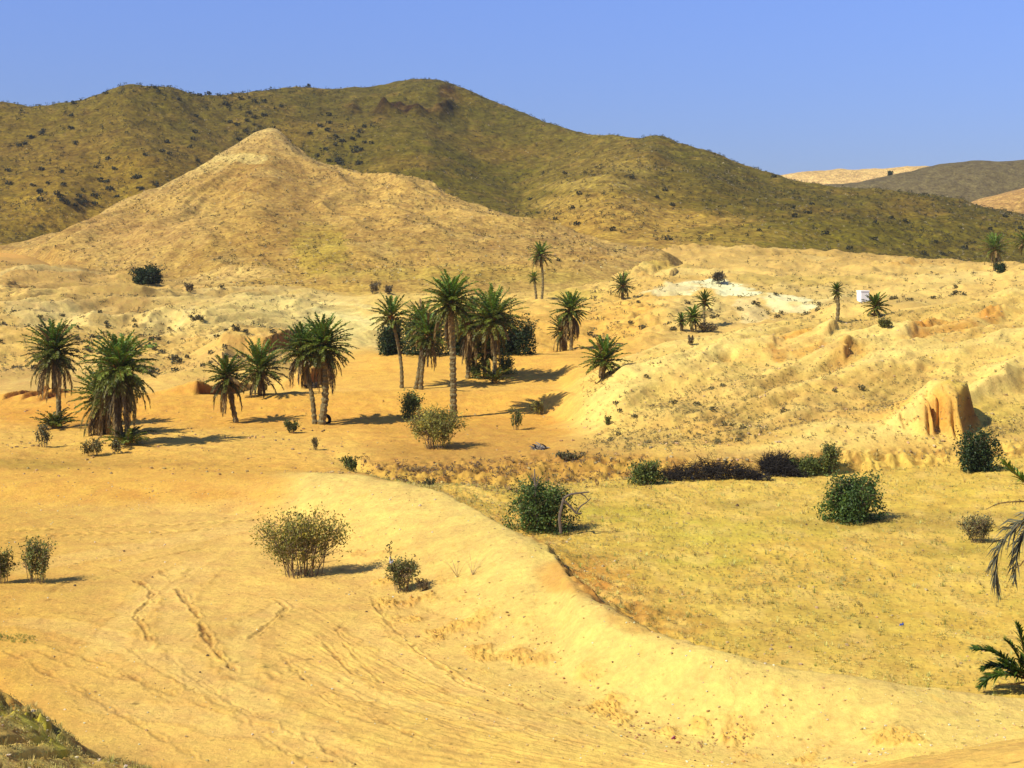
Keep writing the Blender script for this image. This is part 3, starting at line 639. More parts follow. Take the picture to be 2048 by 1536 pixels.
# ---- front hill
F_LINES = [
 [(-300,Z,7,262),(-60,Z,8,255),(60,Z,8.2,230),(150,Z,5.5,205),(300,Z,4.4,178),(500,Z,4.0,170),(760,Z,3.9,168),(1000,Z,3.8,162),(1100,Z,4,166),(1250,Z,5,178),(1330,Z,6,192),(1500,Z,6,225)],
 [(-300,Z,8,266),(-60,Z,9.2,260),(60,505,242),(150,530,214),(300,560,192),(500,574,182),(760,580,180),(1000,577,178),(1100,565,182),(1250,534,195),(1330,524,205),(1500,Z,6.5,235)],
 [(-300,Z,8.2,270),(-60,Z,9.6,266),(60,502,249),(150,488,236),(300,474,228),(400,462,224),(500,468,220),(640,474,218),(760,484,215),(900,494,210),(1000,504,206),(1100,506,206),(1250,511,209),(1330,519,212),(1500,Z,7,240)],
 [(-300,Z,8.4,276),(-60,Z,9.8,272),(60,500,257),(150,470,252),(250,432,256),(330,405,262),(430,362,272),(500,326,280),(540,312,284),(600,345,278),(680,390,262),(760,402,256),(900,432,243),(1000,458,230),(1100,479,223),(1250,505,216),(1330,517,217),(1500,Z,7,245)],
 [(-300,Z,8.6,284),(-60,Z,10,280),(0,508,272),(60,498,268),(150,460,272),(210,428,278),(250,410,282),(330,375,286),(380,345,290),(430,314,295),(500,272,302),(530,257,305),(548,254,305),(570,270,303),(600,305,298),(640,328,294),(680,343,290),(720,352,284),(760,354,280),(800,360,277),(840,366,275),(872,382,270),(940,405,262),(1020,425,252),(1100,455,240),(1180,480,230),(1260,500,222),(1330,515,220),(1500,Z,7.5,250)],
 [(-300,Z,6,340),(60,Z,6,330),(540,Z,10,380),(1000,Z,6,330),(1330,Z,5,270),(1500,Z,5,270)],
]
FH = Loft(F_LINES, [16, 60, 90, 70, 26], cols(-80, 1420, 3.2, -300, 1500, 20), 10)
HILL=(200,162,94); HL2=(224,190,116)
fc = colour_field(FH, [[(0,(206,166,98)),(700,(210,172,92)),(1300,(220,182,104))], [(0,(204,162,94)),(700,(208,170,90)),(1300,(216,178,104))],
    [(0,(210,172,102)),(500,(192,152,82)),(1000,(208,168,96)),(1300,(206,166,98))], [(0,(208,170,104)),(400,(206,164,92)),(540,(190,150,84)),(900,(214,174,100)),(1300,(196,160,96))],
    [(0,(196,160,98)),(430,(222,190,126)),(560,(228,196,130)),(700,(214,176,104)),(1000,(222,182,106)),(1300,(196,160,96))], [(0,HILL)]], 31, 0.15, 2.0)
xx, yy = FH.x, FH.y
w = sstep(0.6, 1.3, FH.s) * sstep(4.9, 4.0, FH.s) * sstep(4, 45, np.hypot(xx - wx(540, 300), yy - 303)) ; w2 = sstep(0.6, 1.2, FH.s) * sstep(5.0, 4.3, FH.s)
cx0 = wx(540, 300)
th = np.arctan2(xx - cx0, 305 - yy + 1e-3)
rib = ridged(th * 3.2 + 0.4 * fbm(xx * 0.03, yy * 0.03, 2, 33), np.hypot(xx - cx0, yy - 305) * 0.012, 3, 34)
dF = w * (1.5 * (rib - 0.6) + 0.8 * fbm(xx * 0.05, yy * 0.05, 3, 35)) + w2 * (0.24 * fbm(xx * 0.25, yy * 0.25, 4, 36))
# small rocky lip along the right-hand crest
dF += sstep(3.85, 3.97, FH.s) * sstep(4.2, 4.02, FH.s) * sstep(560, 620, FH.U) * sstep(1050, 900, FH.U) * np.clip(fbm(xx * 0.35, yy * 0.2, 3, 37), 0, 1) * 1.1
FH.z = FH.z + dF; FH.finish()
blend(fc, sstep(0.1, 0.8, fbm(xx * 0.12, yy * 0.12, 4, 38)) * 0.5, (178, 138, 74)); blend(fc, sstep(0.2, 0.8, fbm(xx * 0.09, yy * 0.09, 4, 39)) * 0.5, (226, 190, 118))
for (u, v, ru, rv, c, a) in [(480,318,70,10,(236,208,136),.8),(400,335,60,12,(230,198,124),.6),(560,460,110,80,(188,148,78),.5),(640,500,60,60,(196,170,66),.6),(620,400,90,90,(182,146,84),.45),(380,440,60,60,(226,190,120),.5),(250,500,120,30,(214,176,108),.5),(450,552,120,16,(236,200,128),.6),(740,400,120,25,(228,186,108),.5),  # patches also paint the sunlit left face paler and the right side darker
      (420,430,120,60,(218,178,100),.5),(300,470,140,30,(200,158,96),.5),(800,440,200,40,(222,180,104),.4),(1180,470,80,14,(178,142,88),.5),(900,560,300,16,(204,176,84),.5),
      (520,290,60,18,(206,168,104),.5),(1000,540,200,25,(216,172,92),.4)]:
    blend(fc, blob(FH, u, v, ru, rv, int(u)) * a, c)
fc *= np.array([.82, .82, .86])
tag(FH.mesh('front_hill', M_HILL, fc), kind='structure')

# ---- mountain
M_LINES = [
 [(-900,Z,8,290),(0,Z,9,296),(540,Z,9,330),(1000,Z,8,290),(1100,Z,8,262),(1330,Z,9.0,243),(1500,Z,9.0,248),(1700,Z,8.3,254),(1950,Z,7.2,266),(2048,Z,6.2,270),(2950,Z,5,280)],
 [(-900,480,306),(0,492,312),(200,465,332),(540,445,362),(900,450,330),(1000,452,312),(1100,445,300),(1200,468,276),(1330,486,265),(1500,490,268),(1700,507,272),(1950,527,284),(2048,533,288),(2950,540,300)],
 [(-900,380,340),(0,402,345),(120,400,340),(200,385,356),(300,370,352),(400,350,372),(540,335,398),(700,335,388),(850,338,376),(960,370,376),(1040,415,360),(1090,418,335),(1150,395,322),(1230,378,318),(1330,400,322),(1420,420,306),(1500,428,308),(1700,452,304),(1950,470,314),(2048,482,318),(2950,520,330)],
 [(-900,280,380),(0,302,388),(120,290,392),(255,268,396),(340,268,402),(430,274,410),(520,262,418),(640,258,422),(760,245,428),(850,240,428),(920,262,432),(1000,292,424),(1080,325,408),(1150,335,390),(1230,322,374),(1300,312,366),(1350,322,368),(1420,350,352),(1560,388,346),(1700,414,340),(1900,428,340),(2048,450,340),(2950,505,350)],
 [(-900,165,430),(-300,195,430),(0,206,430),(60,213,432),(140,205,432),(200,190,430),(255,172,430),(300,177,434),(340,178,438),(400,195,445),(440,196,450),(520,182,460),(600,177,470),(660,181,482),(760,175,482),(810,163,482),(850,160,480),(885,163,478),(930,180,474),(985,208,468),(1060,232,456),(1120,258,445),(1190,278,432),(1240,280,426),(1275,284,418),(1312,274,404),(1350,285,400),(1420,305,392),(1500,335,388),(1560,352,386),(1620,368,385),(1700,382,385),(1800,390,385),(1900,400,385),(1960,415,384),(2048,432,380),(2950,490,380)],
 [(-900,Z,10,640),(0,Z,14,640),(850,Z,20,680),(1500,Z,9,560),(2048,Z,4,520),(2950,Z,4,520)],
]
MT = Loft(M_LINES, [14, 70, 100, 100, 30], cols(-80, 2120, 3.4, -900, 2950, 40), 10)
OL=(122,106,46); OL2=(128,108,50); TAN=(206,166,108)
mc = colour_field(MT, [[(0,(150,120,66)),(1200,TAN),(1500,(168,138,74)),(2048,(140,118,56))], [(0,(146,118,56)),(1000,(118,102,38)),(1150,(166,134,78)),(1330,TAN),(1560,(140,120,54)),(2048,(126,108,48))],
     [(0,(140,112,52)),(400,(136,110,56)),(700,(112,98,38)),(1000,(112,100,36)),(1100,(150,126,70)),(1300,(150,124,70)),(1450,(122,104,46)),(2048,(124,108,46))],
     [(0,(134,108,52)),(400,(124,104,52)),(700,(112,96,46)),(1000,(112,98,44)),(1250,(150,124,76)),(1340,(112,98,50)),(2048,(118,102,46))],
     [(0,(126,106,50)),(850,(106,96,52)),(1300,(118,106,62)),(2048,(124,108,56))], [(0,OL)]], 41, 0.16, 3.0)
xx, yy = MT.x, MT.y
w = sstep(0.7, 1.5, MT.s) * sstep(5.0, 4.2, MT.s); wl = w * sstep(4.05, 3.6, MT.s)
rb = ridged(xx * 0.016 + 0.5 * fbm(xx * 0.01, yy * 0.01, 2, 42), yy * 0.006, 4, 43)
dM = wl * (1.5 * (rb - 0.55)) + w * (0.6 * fbm(xx * 0.06, yy * 0.06, 3, 45) + 0.3 * fbm(xx * 0.25, yy * 0.25, 3, 46))
# rock band under the summit
vb = 222 + 10 * fbm(MT.U * 0.012, MT.U * 0, 2, 47)
band = np.exp(-((MT.v0 - vb) / 12.0) ** 2) * sstep(670, 720, MT.U) * sstep(930, 890, MT.U) * sstep(-.5, .1, fbm(xx * .05, yy * .05, 3, 53))
bank2 = np.exp(-((MT.v0 - 190) / 16.0) ** 2) * sstep(870, 885, MT.U) * sstep(915, 900, MT.U)
rock = np.clip(band + bank2, 0, 1)
dM += band * (0.8 + 3.6 * np.abs(fbm(xx * 0.12, yy * 0.12, 3, 48)))
MT.z = MT.z + dM; MT.finish()
blend(mc, rock * (0.75 + 0.5 * sstep(-0.3, 0.4, fbm(xx * 0.1, yy * 0.1, 3, 49))), (70, 46, 28))
blend(mc, sstep(0.0, 0.8, fbm(xx * 0.035, yy * 0.035, 4, 50)) * 0.45, (150, 116, 66)); blend(mc, sstep(0.1, 0.8, fbm(xx * 0.05, yy * 0.05, 4, 51)) * 0.5, (104, 94, 30))
blend(mc, sstep(0.15, 0.8, fbm(xx * 0.14, yy * 0.14, 3, 52)) * 0.4, (168, 134, 84))
for (u, v, ru, rv, c, a) in [(1190,380,110,14,(190,160,108),.6),(1265,342,60,18,(180,154,104),.5),(1120,415,70,12,(190,160,104),.6),(640,262,90,12,(150,122,66),.5),
     (250,380,260,70,(160,126,58),.5),(100,430,160,40,(166,132,66),.5),(1300,450,240,34,(206,162,104),.6),(1200,420,130,26,(196,156,104),.5),(1430,478,200,14,(210,166,108),.6),(240,450,200,24,(190,150,84),.45),(1600,470,300,25,(136,122,44),.5),(330,470,200,30,(160,132,66),.4)]:
    blend(mc, blob(MT, u, v, ru, rv, int(u)) * a, c)
mc *= np.array([.80, .82, .50])
tag(MT.mesh('mountain', M_MOUNT, mc), kind='structure')

# ---- far hills beyond the right shoulder
def far_hill(name, crest, D, c1, c2, seed, foot=60):
    us = [p[0] for p in crest]
    a, b = us[0], us[-1]
    ln = [[(a, Z, 2, D - foot), (b, Z, 2, D - foot)],
          [(u, VH + (v - VH) * 0.55 , D - foot * 0.45) for u, v in crest],
          [(u, v, D) for u, v in crest], [(a, Z, 3, D + foot * 2), (b, Z, 3, D + foot * 2)]]
    L = Loft(ln, [14, 40, 20], np.arange(a, b, 5.0), 14)
    L.z = L.z + sstep(0.5, 1.5, L.s) * sstep(3, 2.3, L.s) * (D / 500) * (0.9 * fbm(L.x * 0.02, L.y * 0.02, 4, seed) + 0.3 * fbm(L.x * 0.1, L.y * 0.1, 3, seed + 3))
    L.finish()
    c = colour_field(L, [[(0, c1)], [(0, c1)], [(0, c2)], [(0, c2)]], seed, 0.2)
    blend(c, sstep(0.0, 0.8, fbm(L.x * 0.03, L.y * 0.03, 4, seed + 9)) * 0.4, tuple(0.85 * k for k in c1))
    tag(L.mesh(name, M_MOUNT, c), kind='structure')
    return L
FD = far_hill('sand_hill', [(1250,380),(1450,362),(1560,348),(1640,344),(1700,340),(1800,334),(1860,333),(2000,340),(2300,330),(2800,380)], 1000, (222,182,124), (226,190,134), 71, 150)
FG = far_hill('grey_hill', [(1420,420),(1560,385),(1640,366),(1720,362),(1780,352),(1850,336),(1900,326),(1940,322),(2000,326),(2048,322),(2200,306),(2500,320),(2950,360)], 680, (118,104,74), (110,98,72), 72, 120)
FT = far_hill('tan_hill', [(1780,450),(1900,420),(1950,405),(2000,388),(2048,374),(2200,345),(2500,340),(2950,380)], 540, (182,142,88), (190,150,98), 73, 90)
LOFTS = [G, FH, MT]

# ---- dusty air over the whole valley
hz = bpy.data.materials.new('dusty_air'); hz.use_nodes = True; t_ = hz.node_tree; t_.nodes.clear()
ho = t_.nodes.new('ShaderNodeOutputMaterial'); pv = t_.nodes.new('ShaderNodeVolumePrincipled')
pv.inputs['Color'].default_value = (0.93, 0.93, 0.90, 1); pv.inputs['Density'].default_value = 0.00013; pv.inputs['Anisotropy'].default_value = 0.2
t_.links.new(pv.outputs[0], ho.inputs['Volume'])
hx, y0_, y1_, z0_, z1_ = 1400, -60, 1600, -4, 100
hv = [(x, y, z) for z in (z0_, z1_) for x, y in ((-hx, y0_), (hx, y0_), (hx, y1_), (-hx, y1_))]
tag(build('haze', np.array(hv), np.array([(3, 2, 1, 0), (4, 5, 6, 7), (0, 1, 5, 4), (1, 2, 6, 5), (2, 3, 7, 6), (3, 0, 4, 7)]), hz), kind='stuff')

# ---------------------------------------------------------------- date palms
def tube(geo, P, R, c, sides=8, rough=0.0, seed=0):
    P = np.asarray(P, float); R = np.asarray(R, float); n = len(P)
    t = np.gradient(P, axis=0); t /= np.linalg.norm(t, axis=1)[:, None] + 1e-9
    ref = np.where(np.abs(t[:, 2:3]) > 0.9, np.array([[1.0, 0, 0]]), np.array([[0, 0, 1.0]]))
    a = np.cross(t, ref); a /= np.linalg.norm(a, axis=1)[:, None]; b = np.cross(t, a)
    th = np.arange(sides) * 2 * pi / sides
    rr = R[:, None] * (1 + rough * np.random.default_rng(seed).standard_normal((n, sides)))
    V = P[:, None, :] + rr[..., None] * (np.cos(th)[None, :, None] * a[:, None, :] + np.sin(th)[None, :, None] * b[:, None, :])
    i = np.arange(n * sides).reshape(n, sides); j = np.roll(i, -1, axis=1)
    Q = np.stack([i[:-1], j[:-1], j[1:], i[1:]], -1).reshape(-1, 4)
    cc = np.asarray(c, float)
    if cc.ndim == 2: cc = np.repeat(cc, sides, axis=0)
    geo.add(V.reshape(-1, 3), Q, c=cc)

def frond(geo, P, L, c, cr, rg, nl=30, lw=0.05, ll=0.24, hang=0.25, open_=0.9, puff=0.32):
    """a pinnate leaf along the curve P: a slim rib and two rows of narrow leaflets"""
    P = np.asarray(P, float)
    n = len(P)
    tube(geo, P, np.linspace(0.030, 0.006, n) * (0.6 + 0.15 * L), cr, 4)
    t = np.linspace(0.17, 0.99, nl)
    seg = np.linspace(0, 1, n)
    B = np.stack([np.interp(t, seg, P[:, k]) for k in range(3)], -1)
    T = np.gradient(P, axis=0); T = np.stack([np.interp(t, seg, T[:, k]) for k in range(3)], -1); T /= np.linalg.norm(T, axis=1)[:, None] + 1e-9
    up = np.array([0, 0, 1.0])
    sd = np.cross(T, up); nrm = np.linalg.norm(sd, axis=1)[:, None]; sd = np.where(nrm < 0.05, np.array([[1.0, 0, 0]]), sd / (nrm + 1e-9))
    nu = np.cross(sd, T)
    prof = np.minimum(1, (t / 0.22)) ** 0.7 * np.clip(1.12 - t, 0, 1) ** 0.45
    for sgn in (-1, 1):
        l = ll * L * prof * rg.uniform(0.75, 1.15, nl)
        fw = 0.45 + 0.7 * t + rg.normal(0, 0.10, nl)
        d = sgn * sd * open_ + T * fw[:, None] + nu * (0.22 + rg.normal(0, puff, nl))[:, None]
        d /= np.linalg.norm(d, axis=1)[:, None]
        mid_ = B + d * (l * 0.55)[:, None]
        tip = B + d * l[:, None]; tip[:, 2] -= hang * l
        wv = np.cross(d, nu + 0.6 * rg.normal(0, 1, (nl, 3))); wv /= np.linalg.norm(wv, axis=1)[:, None] + 1e-9
        w = (lw * (0.7 + 0.5 * prof))[:, None] * wv
        V = np.stack([B - w * 0.5, B + w * 0.5, mid_ + w * 0.6, tip, mid_ - w * 0.6], 1)
        i = np.arange(nl)[:, None] * 5
        Q = np.concatenate([i + np.array([[0, 1, 2, 4]])]); Tt = i + np.array([[4, 2, 3]])
        cc = np.repeat(np.clip(c * rg.uniform(0.75, 1.25, nl)[:, None], 0, 0.8), 5, axis=0)
        geo.add(V.reshape(-1, 3), Q, Tt, cc)

def arc(o, az, el, L, droop, n=10, twist=0.0):
    """points of a drooping rib: starts at angle el, bends down by droop radians"""
    P = [np.array(o, float)]; st = L / (n - 1)
    for k in range(n - 1):
        t = (k + 0.5) / (n - 1)
        e = el - droop * t ** 1.3; e = max(e, -1.5)
        a = az + twist * t
        P.append(P[-1] + st * np.array([cos(e) * cos(a), cos(e) * sin(a), sin(e)]))
    return np.array(P)

GREEN_HI = np.array([0.115, 0.200, 0.018]); GREEN_MD = np.array([0.115, 0.138, 0.015]); OLIVE = np.array([0.17, 0.135, 0.030])
STRAW = np.array([0.34, 0.22, 0.07]); GREY = np.array([0.18, 0.13, 0.055]); RIB = np.array([0.30, 0.17, 0.045])

def palm(name, label, ub, vb, uc, vc, r, group='date palms of the oasis', skirt=0.3, nf=44, seed=0, base=None, trunk_r=0.14, sink=0.0, young=False, droop=1.0, lw=None, sparse=1.0, suck=0):
    rg = np.random.default_rng(1000 + seed)
    b = G.cast(ub, vb) if base is None else np.array(base, float)
    D = b[1]
    L = r * 1.12 / F * D                              # leaf length from the crown radius seen in the photo
    hgt = b[2] - sink
    top = np.array([wx(uc, D), D + rg.uniform(-0.3, 0.3), wz(vc, D)]) - np.array([b[0], b[1], hgt])
    root = empty(name, (b[0], b[1], hgt))
    tag(root, label, 'palm tree', group)
    # trunk with rings of old leaf stubs
    g = Geo(); n = max(10, int(top[2] / 0.085)); t = np.linspace(0, 1, n)
    bend = rg.uniform(-0.06, 0.06) * top[2]
    P = np.stack([top[0] * (t ** 1.35) + bend * np.sin(t * pi), top[1] * t, -0.35 + (top[2] + 0.35) * t], -1)
    R = trunk_r * 0.92 * (1.0 + 0.35 * np.exp(-t * 9) - 0.12 * t + 0.10 * sstep(0.82, 1.0, t)) * (1 + 0.13 * (np.arange(n) % 3 - 1))
    c = np.array([0.20, 0.155, 0.065]) * (0.75 + 0.4 * rg.random(n))[:, None]
    tube(g, P, R, c, 11, 0.07, seed); g.obj('trunk', M_BARK, root)
    o = P[-1] + np.array([0, 0, 0.02])
    # orange-brown leaf bases round the heart of the crown
    g = Geo()
    for k in range(20):
        az = k * 2.4 + rg.uniform(-.3, .3); e = rg.uniform(-0.2, 1.1)
        Pk = arc(o + np.array([0, 0, -0.25 + 0.02 * k]), az, e, L * rg.uniform(0.16, 0.24), 0.2, 5)
        tube(g, Pk, np.linspace(0.05, 0.022, 5), np.array([0.42, 0.17, 0.035]) * rg.uniform(0.6, 1.2), 5)
    g.obj('leaf_bases', M_BARK, root)
    # living crown
    droop = droop * rg.uniform(.65, 1.45); tone_ = rg.uniform(.8, 1.2); brown_ = rg.uniform(0, .22)
    lw_ = (0.026 + D * 0.00016) if lw is None else lw
    g = Geo(); nl = 34 if D < 120 else 24
    nf = int(nf * 1.5)
    for k in range(nf):
        q = (k + 0.5) / nf
        az = k * 2.39996 + rg.uniform(-0.25, 0.25)
        el = 1.38 - 1.85 * q + rg.normal(0, 0.08)
        ln = L * (0.80 + 0.26 * sin(pi * min(1, q * 0.9 + 0.15))) * rg.uniform(0.85, 1.1)
        dr = (0.35 + 0.35 * q) * droop * rg.uniform(0.8, 1.25)
        Pk = arc(o + np.array([0, 0, 0.10 - 0.35 * q]), az, el, ln, dr, 10, rg.normal(0, 0.12))
        cc = GREEN_HI * (1 - sstep(0.15, 0.6, q)) + GREEN_MD * sstep(0.15, 0.6, q)
        cc = cc * (1 - sstep(0.75, 1.0, q) * 0.7) + OLIVE * sstep(0.75, 1.0, q) * 0.7
        if rg.random() < brown_ * (q + .2): cc = STRAW * .7; ln *= .8
        frond(g, Pk, ln, cc * tone_ * rg.uniform(0.6, 1.35), RIB, rg, nl, lw_, 0.20)
    g.obj('crown', M_PALM, root)
    # skirt of dead hanging leaves
    nd_ = int(skirt * (20 if skirt < .9 else 30))
    if nd_ > 2:
        g = Geo()
        for k in range(nd_):
            az = rg.uniform(0, 2 * pi); q = rg.random()
            el = -0.35 - 0.9 * q; ln = L * rg.uniform(0.75, 1.15) * (0.8 + 0.35 * min(1, skirt))
            ln = min(ln, (o[2] - 0.1) * 1.05)
            Pk = arc(o + np.array([0, 0, -0.25 - 0.45 * q * skirt]), az, el, ln, 1.1, 9, rg.normal(0, 0.15))
            cc = (STRAW if rg.random() < 0.55 else GREY) * rg.uniform(0.5, 1.15)
            if q < 0.25: cc = OLIVE * 0.9
            frond(g, Pk, ln, cc, cc * 0.9, rg, int(nl * 0.8), lw_ * 0.8, 0.15, 0.9, 0.45)
        g.obj('dead_fronds', M_DEAD, root)
    # basal offshoots growing from the foot
    for j in range(suck):
        g = Geo(); a0 = rg.uniform(0, 2 * pi); oo = np.array([0.45 * cos(a0), 0.45 * sin(a0), 0.05])
        for k in range(14):
            az = k * 2.4; Pk = arc(oo, az, rg.uniform(0.5, 1.3), rg.uniform(0.9, 1.5), 0.8, 8)
            frond(g, Pk, 1.2, GREEN_MD * rg.uniform(0.6, 1.2), RIB, rg, 22, lw_, 0.24)
        g.obj('offshoot', M_PALM, root)
    return root

PALMS = [
 ("tall palm at far left with shaggy dead skirt and offshoots at its foot",118,855,108,702,60,dict(skirt=.9,nf=46,suck=2)),
 ("big leafy palm with longest grey skirt, front of the left cluster",245,890,239,738,74,dict(skirt=1.3,nf=60,suck=2,trunk_r=.2)),
 ("low bushy palm half hidden behind the big skirted palm at left",207,868,207,790,62,dict(skirt=1.0,nf=44)),
 ("small leaning palm with straw skirt, alone between the left cluster and the twin palms",475,845,455,752,46,dict(skirt=.8,nf=34)),
 ("short palm with its foot hidden behind the terrace edge, below the red earth scarp",522,790,522,738,58,dict(skirt=.5,nf=40)),
 ("right-hand and thicker of the twin palms with touching crowns",641,848,648,692,60,dict(skirt=.7,nf=50,trunk_r=.19)),
 ("left-hand and thinner of the twin palms with touching crowns",630,848,606,700,52,dict(skirt=.6,nf=38,trunk_r=.13)),
 ("slender palm with thin open crown and curved bare trunk",803,776,783,634,44,dict(skirt=0,nf=22,trunk_r=.12)),
 ("leaning palm left of a crossing pair, crown just behind its neighbour",830,778,846,645,44,dict(skirt=.35,nf=32,trunk_r=.13)),
 ("leaning palm right of a crossing pair, with straw-tipped drooping crown",842,779,856,672,46,dict(skirt=.55,nf=34,trunk_r=.13)),
 ("tallest palm of the grove with straight bare trunk and orange heart",907,836,902,604,56,dict(skirt=.75,nf=52,trunk_r=.19)),
 ("palm with brown hanging leaves partly behind the tallest palm",935,757,938,648,50,dict(skirt=.9,nf=36)),
 ("full round crowned palm right of the tallest one, before the dark thicket",986,766,985,638,62,dict(skirt=.5,nf=52,suck=1)),
 ("very short young palm in front of the dark thicket",972,757,972,705,40,dict(skirt=.2,nf=30,suck=1)),
 ("taller of two palms standing together on the terrace right of the thicket",1142,701,1142,620,36,dict(skirt=.9,nf=38)),
 ("shorter of two palms standing together on the terrace right of the thicket",1130,701,1124,660,30,dict(skirt=.7,nf=28)),
 ("squat yellow-green palm at the nose of the right-hand slope",1206,753,1207,718,46,dict(skirt=.3,nf=36)),
 ("tall single palm on the upper terrace at the foot of the front hill",1083,598,1081,510,28,dict(skirt=.15,nf=34)),
 ("thin faded small palm beside the tall one on the upper terrace",1073,598,1068,556,14,dict(skirt=.1,nf=18,trunk_r=.15)),
 ("small drooping palm alone on the upper terrace edge",1246,596,1245,571,25,dict(skirt=.3,nf=30)),
 ("thin palm with small open crown beside the pale track",1410,652,1409,603,21,dict(skirt=0,nf=22,trunk_r=.12)),
 ("short dark palm below and left of the thin one by the pale track",1385,664,1386,634,22,dict(skirt=.4,nf=28)),
 ("tiny palm at the left edge of the group by the pale track",1362,660,1362,640,14,dict(skirt=.3,nf=20)),
 ("tall narrow crowned palm standing left of the white box",1673,641,1673,580,14,dict(skirt=.5,nf=22,trunk_r=.14)),
 ("low spreading palm right of the white box",1750,632,1751,612,27,dict(skirt=.1,nf=26)),
 ("dark palm at the foot of the mountain near the right edge",1990,542,1990,497,31,dict(skirt=.5,nf=36,suck=1)),
 ("palm cut by the right edge of the picture below the mountain",2050,528,2050,484,24,dict(skirt=.3,nf=30)),
 ("palm cut by the left edge of the picture below the mountain",0,492,0,428,13,dict(skirt=.2,nf=26)),
]
palm_roots = []
for i, (lab, ub, vb, uc, vc, r, kw) in enumerate(PALMS):
    palm_roots.append(palm('date_palm', lab, ub, vb, uc, vc, r, seed=i, **kw))

# near palm at the right edge: only its outer leaves reach into the picture
def spline(pts, n=14):
    pts = np.asarray(pts, float); t = np.linspace(0, 1, len(pts)); q = np.linspace(0, 1, n)
    out = np.stack([np.interp(q, t, pts[:, k]) for k in range(3)], -1)
    for _ in range(3): out[1:-1] = 0.25 * out[:-2] + 0.5 * out[1:-1] + 0.25 * out[2:]
    return out
def pp(u, v, D): return np.array([wx(u, D), D, wz(v, D)])
def edge_palm(name, label, base, crown_px, D, leaves, extra, L, skirt_n, tr, dark=1.0, seed=0):
    rg = np.random.default_rng(seed)
    root = empty(name, base); tag(root, label, 'palm tree', 'palms at the right edge')
    off = np.array(base); o = pp(*crown_px, D) - off
    g = Geo(); n = max(8, int(o[2] / 0.07)); t = np.linspace(0, 1, n)
    tube(g, np.stack([o[0] * t, o[1] * t, -0.3 + (o[2] + 0.3) * t], -1), tr * (1.15 - 0.15 * t) * (1 + 0.13 * (np.arange(n) % 3 - 1)), np.array([0.16, 0.115, 0.07]), 12, 0.07, seed)
    g.obj('trunk', M_BARK, root)
    g = Geo(); gd = Geo()
    for pts, kind in leaves:
        P = spline([pp(u, v, D + dd) - off for u, v, dd in pts])
        ln = np.linalg.norm(np.diff(P, axis=0), axis=1).sum()
        if kind == 'g': frond(g, P, ln, GREEN_HI * dark, RIB * dark, rg, 80, 0.024, 0.30, 0.15, 0.7, .2)
        elif kind == 'o': frond(gd, P, ln, np.array([0.13, 0.125, 0.07]), RIB * .6, rg, 60, 0.028, 0.20, 0.40, 0.35)
        else: frond(gd, P, ln, np.array([0.13, 0.09, 0.03]), RIB * 0.8, rg, 20, 0.02, 0.06, 0.5, 0.5)
    for k in range(extra):
        az = k * 2.4; q = (k + .5) / extra
        if cos(az) < -0.25: az = pi - az                   # the known leaves already fill the left side
        frond(g, arc(o, az, 1.35 - 1.7 * q, L * rg.uniform(.85, 1.1), 0.6 + 0.8 * q, 10), L, GREEN_MD * dark * rg.uniform(.8, 1.2), RIB * dark, rg, 40, 0.034, 0.22)
    g.obj('crown', M_PALM, root); 
    for k in range(skirt_n):
        frond(gd, arc(o + np.array([0, 0, -.3]), rg.uniform(-1.3, 1.3), -0.8, L * .8, 0.8, 9), L, STRAW * rg.uniform(.5, 1), STRAW, rg, 26, 0.03, 0.16, 0.9, 0.4)
    if gd.n: gd.obj('dead_fronds', M_DEAD, root)
    return root
b1 = G.cast(2150, 1345); D1 = b1[1]
edge_palm('date_palm', 'near palm outside the right edge with grey-green leaves hanging into view', b1, (2150, 1015), D1,
  [([(2150,1015,0),(2085,985,-.1),(2045,962,-.2),(2008,926,-.3)], 'g'),
   ([(2150,1015,0),(2095,1000,-.3),(2045,1003,-.5),(2000,1004,-.6),(1974,1018,-.6)], 'd'),
   ([(2150,1015,0),(2090,1020,.1),(2035,1045,.2),(2002,1085,.2),(1988,1130,.2),(1994,1185,.2)], 'o'),
   ([(2150,1015,0),(2095,1035,.3),(2050,1062,.3),(2032,1110,.3),(2030,1160,.3)], 'o'),
   ([(2150,1015,0),(2100,1050,-.2),(2062,1100,-.2),(2036,1140,-.2),(2028,1130,-.2)], 'd'),
   ([(2150,1015,0),(2120,930,0),(2090,880,.3),(2065,850,.5)], 'g')], 22, 1.35, 10, .2, 1.1, 501)
b2 = G.cast(2066, 1384)
edge_palm('young_palm', 'dark young stemless palm at the right edge on the sand embankment', b2, (2066, 1362), b2[1],
  [([(2066,1362,0),(2020,1325,-.1),(1985,1302,-.1),(1948,1298,-.1)], 'g'), ([(2066,1362,0),(2020,1338,.1),(1985,1330,.1),(1966,1338,.1)], 'g'),
   ([(2066,1362,0),(2020,1348,-.2),(1980,1352,-.2),(1962,1372,-.2)], 'g'), ([(2066,1362,0),(2050,1310,0),(2040,1270,0),(2034,1250,0)], 'g'),
   ([(2066,1362,0),(2040,1320,.2),(2022,1290,.2),(2012,1282,.2)], 'g'), ([(2066,1362,0),(2030,1368,-.3),(2000,1368,-.3),(1984,1378,-.3)], 'd'),
   ([(2066,1362,0),(2045,1345,-.3),(2020,1330,-.3),(2000,1322,-.3)], 'g')], 18, .75, 0, .12, .45, 502)

